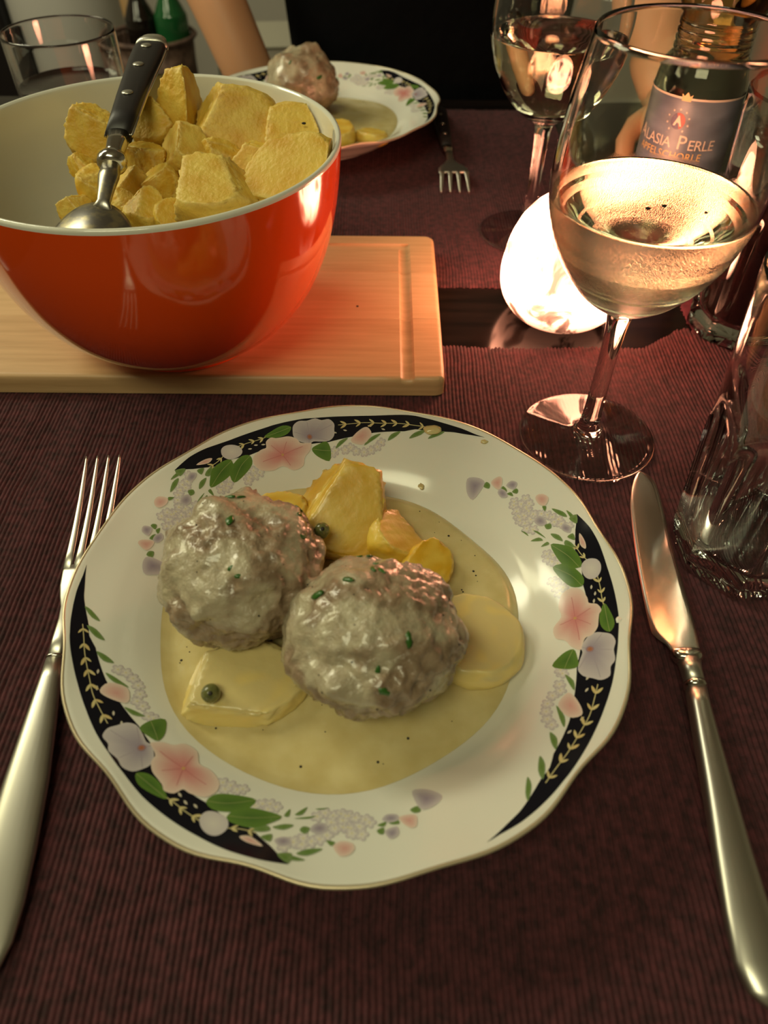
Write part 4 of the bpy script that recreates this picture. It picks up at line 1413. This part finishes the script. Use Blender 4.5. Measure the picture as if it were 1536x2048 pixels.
LG = LA + text_w(.0010)
V, F = flat_disc(.0052)
link('emblem', mesh('emblem', wrap(V, LG, .0952, lr + .0002), F, M['label_red'], False), lab)
V, F = flat_disc(.0052, a0=pi * .62, a1=pi * 1.62)
link('emblem_half', mesh('emblem_half', wrap(V, LG, .0952, lr + .0003), F, M['label_navy'], False), lab)
V = [(-.0030, -.0030, 0), (-.0015, -.0030, 0), (-.0006, -.0010, 0), (.0012, -.0012, 0), (.0018, -.0030, 0), (.0033, -.0030, 0), (.0005, .0036, 0), (-.0002, .0036, 0)]
link('emblem_letter', mesh('emblem_letter', wrap(V, LG, .0952, lr + .0004), [(0, 1, 2, 7), (2, 3, 6, 7), (3, 4, 5, 6)], M['label_pale'], False), lab)
for k in range(9):
    a = radians(-50 + 280 * k / 8)
    V = []
    for i in range(10):
        q = (.0010 if i % 2 == 0 else .0004)
        V.append((.0078 * cos(a) + q * sin(2 * pi * i / 10), .0074 * sin(a) + q * cos(2 * pi * i / 10), 0))
    link('star', mesh('star', wrap(V, LG, .0952, lr + .0003), [tuple(range(10))], M['label_pale'], False), lab)
V = [(-.0032, 0, 0), (.0032, 0, 0), (.0038, .0050, 0), (.0019, .0034, 0), (0, .0064, 0), (-.0019, .0034, 0), (-.0038, .0050, 0)]
link('crown', mesh('crown', wrap(V, LG + text_w(.0018), .1085, lr + .0004), [(0, 1, 2, 3), (0, 3, 4, 5), (0, 5, 6)], M['label_gold'], False), lab)
jp = [(max(r - .0011, 0), z) for r, z in b_prof if .003 < z < .186]
V, F = lathe([(0, .0056)] + [q for q in jp if q[0] > .02] + [(.0276, .1862), (0, .1862)], 72)
tag(link('apple_spritzer', mesh('apple_spritzer', V, F, M['juice']), None, BT), 'amber apple spritzer inside the blue labelled bottle', 'drink')

# ------------------------------------------------------------------ person opposite
PX = .05
per = root('person', (PX, 1.03, FLOOR_Z), 'person in a black T-shirt sitting across the table, forearms bare', 'person')
po = Vector((PX, 1.03, FLOOR_Z))


def skinned(name, verts, edges, m, parent, sub=2, root_i=0):
    """verts: (world point, radius). One connected skeleton grown into a single surface."""
    me = bpy.data.meshes.new(name)
    me.from_pydata([tuple(Vector(p) - po) for p, _ in verts], edges, [])
    me.materials.append(m)
    o = link(name, me, parent)
    md = o.modifiers.new('skin', 'SKIN')
    md.use_smooth_shade = True
    md.branch_smoothing = .3
    for i, (_, r) in enumerate(verts):
        rr = r if isinstance(r, tuple) else (r, r)
        me.skin_vertices[0].data[i].radius = rr
        me.skin_vertices[0].data[i].use_root = (i == root_i)
    s = o.modifiers.new('sub', 'SUBSURF')
    s.levels = s.render_levels = sub
    return o


bv = [((.05, 1.09, -.24), (.15, .11)), ((.05, 1.07, -.10), (.135, .10)), ((.05, 1.06, .06), (.135, .10)), ((.05, 1.06, .20), (.15, .10)), ((.05, 1.07, .30), (.09, .07)), ((.05, 1.055, .375), .047), ((.05, 1.03, .44), (.060, .066)), ((.05, 1.02, .51), (.074, .088)), ((.05, 1.03, .575), (.062, .072)),
      ((-.13, 1.07, .265), .055), ((-.185, 1.03, .20), .047), ((-.222, .985, .130), .036), ((-.188, .950, .071), .0325), ((-.161, .928, .012), .031), ((-.130, .915, -.055), .027), ((-.105, .908, -.115), .022),
      ((.23, 1.07, .265), .055), ((.285, 1.02, .19), .047), ((.290, .970, .120), .042), ((.276, .900, .092), .041), ((.268, .830, .064), .036), ((.264, .775, .046), .028), ((.262, .745, .038), .024),
      ((-.06, 1.05, -.24), .085), ((-.08, .86, -.235), .074), ((-.09, .66, -.235), .058), ((-.09, .66, -.45), .052), ((-.09, .68, -.68), .036), ((-.09, .60, -.722), .028),
      ((.16, 1.05, -.24), .085), ((.18, .86, -.235), .074), ((.19, .66, -.235), .058), ((.19, .66, -.45), .052), ((.19, .68, -.68), .036), ((.19, .60, -.722), .028)]
be = [(0, 1), (1, 2), (2, 3), (3, 4), (4, 5), (5, 6), (6, 7), (7, 8), (4, 9), (9, 10), (10, 11), (11, 12), (12, 13), (13, 14), (14, 15), (4, 16), (16, 17), (17, 18), (18, 19), (19, 20), (20, 21), (21, 22),
      (0, 23), (23, 24), (24, 25), (25, 26), (26, 27), (27, 28), (0, 29), (29, 30), (30, 31), (31, 32), (32, 33), (33, 34)]
skinned('body', bv, be, M['skin'], per)


def hand(wrist, fwd, side, nrm, s=1.):
    """palm and five curled fingers; fwd towards the fingertips, side towards the thumb, nrm = back of the hand."""
    w, f, t, u = Vector(wrist), Vector(fwd).normalized(), Vector(side).normalized(), Vector(nrm).normalized()
    P = lambda a, b, c: w + f * a * s + t * b * s + u * c * s
    secs = []
    for a, hw, hh, c in ((-.012, .022, .017, 0), (.010, .026, .016, 0), (.035, .036, .0155, .002), (.060, .040, .0145, .003), (.082, .040, .0120, .001), (.090, .034, .008, -.001)):
        secs.append([P(a, x, y + c) for x, y in sup(hw, hh, 20, 2.6)])
    V, F = loft([[tuple(q - po) for q in r] for r in secs])
    for b0, ln, cur in ((.029, .073, .75), (.010, .081, .8), (-.010, .075, .85), (-.028, .060, .95)):
        pts, wd = [], []
        a, c, ang = .078, .001, .12
        pts.append(P(a - .012, b0 * .95, c)); wd.append((.0088 * s, .0085 * s))
        for k, (q, r) in enumerate(((.44, .0090), (.30, .0080), (.26, .0068))):
            for h in (.5, 1):
                a += cos(ang) * ln * q * .5
                c -= sin(ang) * ln * q * .5
                pts.append(P(a, b0 * (1 - .02 * k), c)); wd.append((r * s * (1.02 if h == 1 else .95), r * s * .95))
            ang += cur * .75
        pts.append(pts[-1] + (pts[-1] - pts[-2]).normalized() * .006 * s); wd.append((.0035 * s, .0035 * s))
        v, g = path_loft([q - po for q in pts], wd, 12, 2., up=tuple(u + t * .01))
        b = len(V)
        V += v
        F += [tuple(b + q for q in h) for h in g]
    pts = [P(.012, .018, -.004), P(.030, .038, -.008), P(.048, .050, -.014), P(.066, .052, -.020), P(.078, .050, -.024), P(.083, .049, -.025)]
    v, g = path_loft([q - po for q in pts], [(.013 * s, .012 * s), (.0125 * s, .012 * s), (.0105 * s, .0105 * s), (.0098 * s, .0090 * s), (.0080 * s, .0075 * s), (.0035 * s, .0035 * s)], 12, 2., up=tuple(u))
    b = len(V)
    V += v
    F += [tuple(b + q for q in h) for h in g]
    return link('hand', mesh('hand', V, F, M['skin']), per)


hand((.2615, .738, .0365), (-.02, -1, -.16), (-1, 0, .1), (0, -.1, 1), .92)
hand((-.102, .907, -.124), (.35, .0, -.9), (.9, -.2, .35), (-.1, -1, 0), .92)
# T-shirt: lofted rings over the torso, and two short sleeves
secs = []
for z, a, b, yc in ((-.30, .172, .128, 1.085), (-.20, .176, .132, 1.075), (-.10, .172, .126, 1.070), (.0, .172, .122, 1.065), (.08, .178, .122, 1.062), (.16, .190, .122, 1.064), (.23, .196, .112, 1.068), (.28, .172, .096, 1.070), (.312, .110, .078, 1.072), (.325, .072, .068, 1.070)):
    secs.append([(PX + x - po.x, yc + y - po.y + .006 * nz((x * 9, z * 14, y * 5), 1, 5), z - po.z) for x, y in sup(a, b, 48, 2.5)])
V, F = loft(secs, False)
shirt = tag(link('t_shirt', mesh('t_shirt', V, F, M['shirt']), per), 'black T-shirt')
for sd in (-1, 1):
    if sd < 0: P_ = [(-.09, 1.07, .268), (-.13, 1.06, .255), (-.175, 1.035, .210), (-.206, 1.005, .165)]
    else: P_ = [(.19, 1.07, .268), (.23, 1.06, .255), (.275, 1.03, .205), (.290, .995, .150)]
    V, F = path_loft([Vector(p) - po for p in P_], [(.070, .070), (.070, .068), (.062, .060), (.060, .058)], 24, 2.)
    link('sleeve', mesh('sleeve', V, F, M['shirt']), shirt)
# trousers over hips and legs
for sd, xs in ((-1, (-.06, -.08, -.09)), (1, (.16, .18, .19))):
    V, F = path_loft([Vector(p) - po for p in ((xs[0], 1.10, -.235), (xs[0], 1.02, -.235), (xs[1], .86, -.232), (xs[2], .68, -.232), (xs[2], .648, -.265), (xs[2], .655, -.45), (xs[2], .672, -.66))],
                     [(.108, .094), (.104, .092), (.088, .084), (.072, .070), (.070, .068), (.066, .064), (.060, .058)], 24, 2., up=(1, 0, .01))
    link('trouser_leg', mesh('trouser_leg', V, F, M['jeans']), per)
# head details
hd = Vector((.05, 1.02, .51))
V0, F0 = ICO[4]
V = []
for v in V0:
    p = Vector((v.x * .082, v.y * .100, v.z * .105))
    if v.y < -.25 and v.z < .45: p *= .86
    if v.z < -.3: p *= .84
    V.append(p + hd + Vector((0, .018, .026)) - po + Vector((0, 0, .004 * nz(v, 6, 2))))
link('hair', mesh('hair', V, F0, M['hair']), per)
for sx in (-.030, .030):
    V = [Vector((v.x * .0115, v.y * .010, v.z * .0065)) + hd + Vector((sx, -.068, .002)) - po for v in ICO[3][0]]
    e = link('eye', mesh('eye', V, ICO[3][1], M['eye']), per)
    V = [Vector((v.x * .0052, v.y * .0025, v.z * .0052)) + hd + Vector((sx, -.0770, .001)) - po for v in ICO[2][0]]
    link('iris', mesh('iris', V, ICO[2][1], M['iris']), e)
    V = [Vector((v.x * .008, v.y * .020, v.z * .031)) + hd + Vector((sx * 2.55, .008, -.010)) - po for v in ICO[3][0]]
    link('ear', mesh('ear', V, ICO[3][1], M['skin']), per)
V, F = path_loft([hd + Vector(q) - po for q in ((0, -.078, .005), (0, -.088, -.012), (0, -.100, -.032), (0, -.088, -.040))], [(.006, .006), (.008, .008), (.014, .011), (.008, .005)], 14, 2., up=(0, -1, .2))
link('nose', mesh('nose', V, F, M['skin']), per)
V = [Vector((v.x * .024, v.y * .008, v.z * .0075)) + hd + Vector((0, -.078, -.062)) - po for v in ICO[3][0]]
link('mouth', mesh('mouth', V, ICO[3][1], M['lip']), per)

# chair under the person
ch = root('dining_chair', (PX, 1.12, FLOOR_Z), 'dark wooden dining chair under the seated person', 'chair')
co = Vector((PX, 1.12, FLOOR_Z))
link('seat', mesh('seat', *box(-.21, .21, -.21, .20, .400, .425, .008), M['darkwood']), ch)
for sx in (-.18, .18):
    for sy in (-.18, .17):
        link('leg', mesh('leg', *box(sx - .018, sx + .018, sy - .018, sy + .018, 0, .40, .003), M['darkwood'], False), ch)
    link('back_post', mesh('back_post', *box(sx - .015, sx + .015, .165, .195, .425, .85, .003), M['darkwood'], False), ch)
link('backrest', mesh('backrest', *box(-.165, .165, .168, .190, .66, .84, .006), M['darkwood']), ch)

# ------------------------------------------------------------------ behind the table, left
bx0, bx1, by0, by1, bz = -.62, -.16, 1.46, 1.80, -.30
chest = root('storage_chest', ((bx0 + bx1) / 2, (by0 + by1) / 2, FLOOR_Z), 'low dark wooden chest behind the table on the left', 'chest')
cx, cy = (bx0 + bx1) / 2, (by0 + by1) / 2
link('chest_body', mesh('chest_body', *box(bx0 - cx + .01, bx1 - cx - .01, by0 - cy + .01, by1 - cy - .01, 0, .43, .004), M['darkwood'], False), chest)
link('lid', mesh('lid', *box(bx0 - cx, bx1 - cx, by0 - cy, by1 - cy, .43, .452, .005), M['darkwood'], False), chest)

bk = root('wicker_basket', (-.452, 1.60, bz), 'brown basket of upright staves holding bottles on the dark chest', 'basket')
V, F = lathe([(0, .004), (.066, .004), (.068, .01), (.078, .165), (.074, .165), (.064, .012), (0, .010)], 48)
link('inner_wall', mesh('inner_wall', V, F, M['wicker']), bk)
sv = box(-.0042, .0042, -.002, .002, .0, .170, .0012)
sme = mesh('stave', sv[0], sv[1], M['wicker'])
for k in range(36):
    a = 2 * pi * k / 36
    s = link('stave', sme, bk, (.0735 * cos(a), .0735 * sin(a), 0))
    s.rotation_euler = Matrix.Rotation(a + pi / 2, 3, 'Z').to_euler()
    s.rotation_euler[0] = 0
for z in (.020, .172):
    rr = .0755 if z < .1 else .081
    V, F = lathe([(rr, z - .005), (rr + .005, z), (rr, z + .005), (rr - .006, z)], 48, None, True)
    link('hoop', mesh('hoop', V, F, M['wicker']), bk)


def bottle(loc, m, label, h=.30, r=.036):
    V, F = lathe(sp2([(.01, .002), (r * .95, .0), (r, .006), (r, h * .58), (r * .9, h * .66), (r * .45, h * .76), (.0135, h * .82), (.013, h * .97), (.015, h * .975), (.015, h), (.004, h + .001)], 3), 40)
    o = link('bottle', mesh('bottle', V, F, M[m]), None, loc)
    return tag(o, label, 'bottle', 'bottles in the basket')


bottle((-.472, 1.618, bz + .0105), 'dark_glass', 'dark brown bottle standing in the basket, left of the green one', .29, .030)
bottle((-.412, 1.612, bz + .0105), 'green_glass', 'dark green bottle standing in the basket, the rightmost there', .30, .031)

for i, (w, d, h, z, m, ro) in enumerate(((.15, .20, .034, 0, 'book_b', .05), (.14, .20, .022, .034, 'book_a', -.1), (.14, .19, .040, .056, 'book_b', .08), (.13, .18, .020, .096, 'book_a', 0), (.13, .18, .036, .116, 'book_b', -.06), (.12, .17, .024, .152, 'book_a', .12))):
    o = root('book', (-.245, 1.60, bz + z), ['lowest green book of the stack on the chest', 'second book from the bottom of the stack on the chest, pale', 'thickest green book in the middle of the stack', 'thin pale book above the thickest green one', 'green book second from the top of the stack', 'topmost pale book of the stack on the chest'][i], 'book', 'stack of books on the chest', ro)
    link('cover', mesh('cover', *box(-w / 2, w / 2, -d / 2, d / 2, 0, .0022), M[m], False), o)
    link('cover', mesh('cover', *box(-w / 2, w / 2, -d / 2, d / 2, h - .0022, h), M[m], False), o)
    link('spine', mesh('spine', *box(-w / 2, -w / 2 + .002, -d / 2, d / 2, .0022, h - .0022), M[m], False), o)
    link('pages', mesh('pages', *box(-w / 2 + .002, w / 2 - .004, -d / 2 + .004, d / 2 - .004, .0022, h - .0022), M['label_pale'], False), o)

# light wooden post of a folding stand, pale cylinder bin, black cabinet
st = root('folding_stand', (-.62, 1.90, FLOOR_Z), 'pale wooden folding stand with crossed legs behind the basket', 'stand')
for x0, x1, y in ((.02, .20, 0), (.20, .02, .03)):
    V, F = path_loft([(x1 - .06, y, 0), ((x0 + x1) / 2 - .06, y, .42), (x0 - .06 + .075, y, .84)], [(.014, .009)] * 3, 12, 5, up=(0, 1, 0))
    link('leg', mesh('leg', V, F, M['pine']), st)
V, F = path_loft([(.0, .015, .835), (.17, .015, .835)], [(.009, .012)] * 2, 12, 3)
link('rail', mesh('rail', V, F, M['pine']), st)

bin_ = root('pedal_bin', (-.845, 2.25, FLOOR_Z), 'tall pale enamel bin with rounded lid behind the table on the left', 'bin')
V, F = lathe([(0, .0), (.135, .0), (.140, .012), (.142, .60), (.140, .605), (0, .606)], 64)
link('bin_body', mesh('bin_body', V, F, M['pale_metal']), bin_)
V, F = lathe(sp2([(.144, .606), (.145, .63), (.135, .665), (.10, .70), (.05, .718), (0.0, .722)], 4), 64)
link('lid', mesh('lid', V, F, M['pale_metal']), bin_)
V, F = box(-.03, .03, -.175, -.130, .015, .03, .004)
link('pedal', mesh('pedal', V, F, M['black']), bin_)

cb = root('tall_speaker', (-1.06, 2.32, FLOOR_Z), 'tall narrow black floor speaker left of the pale bin', 'speaker')
link('cabinet', mesh('cabinet', *box(-.062, .062, -.11, .11, .0, .92, .005), M['black'], False), cb)
link('grille', mesh('grille', *box(-.052, .052, -.118, -.109, .25, .90, .003), M['blackh'], False), cb)
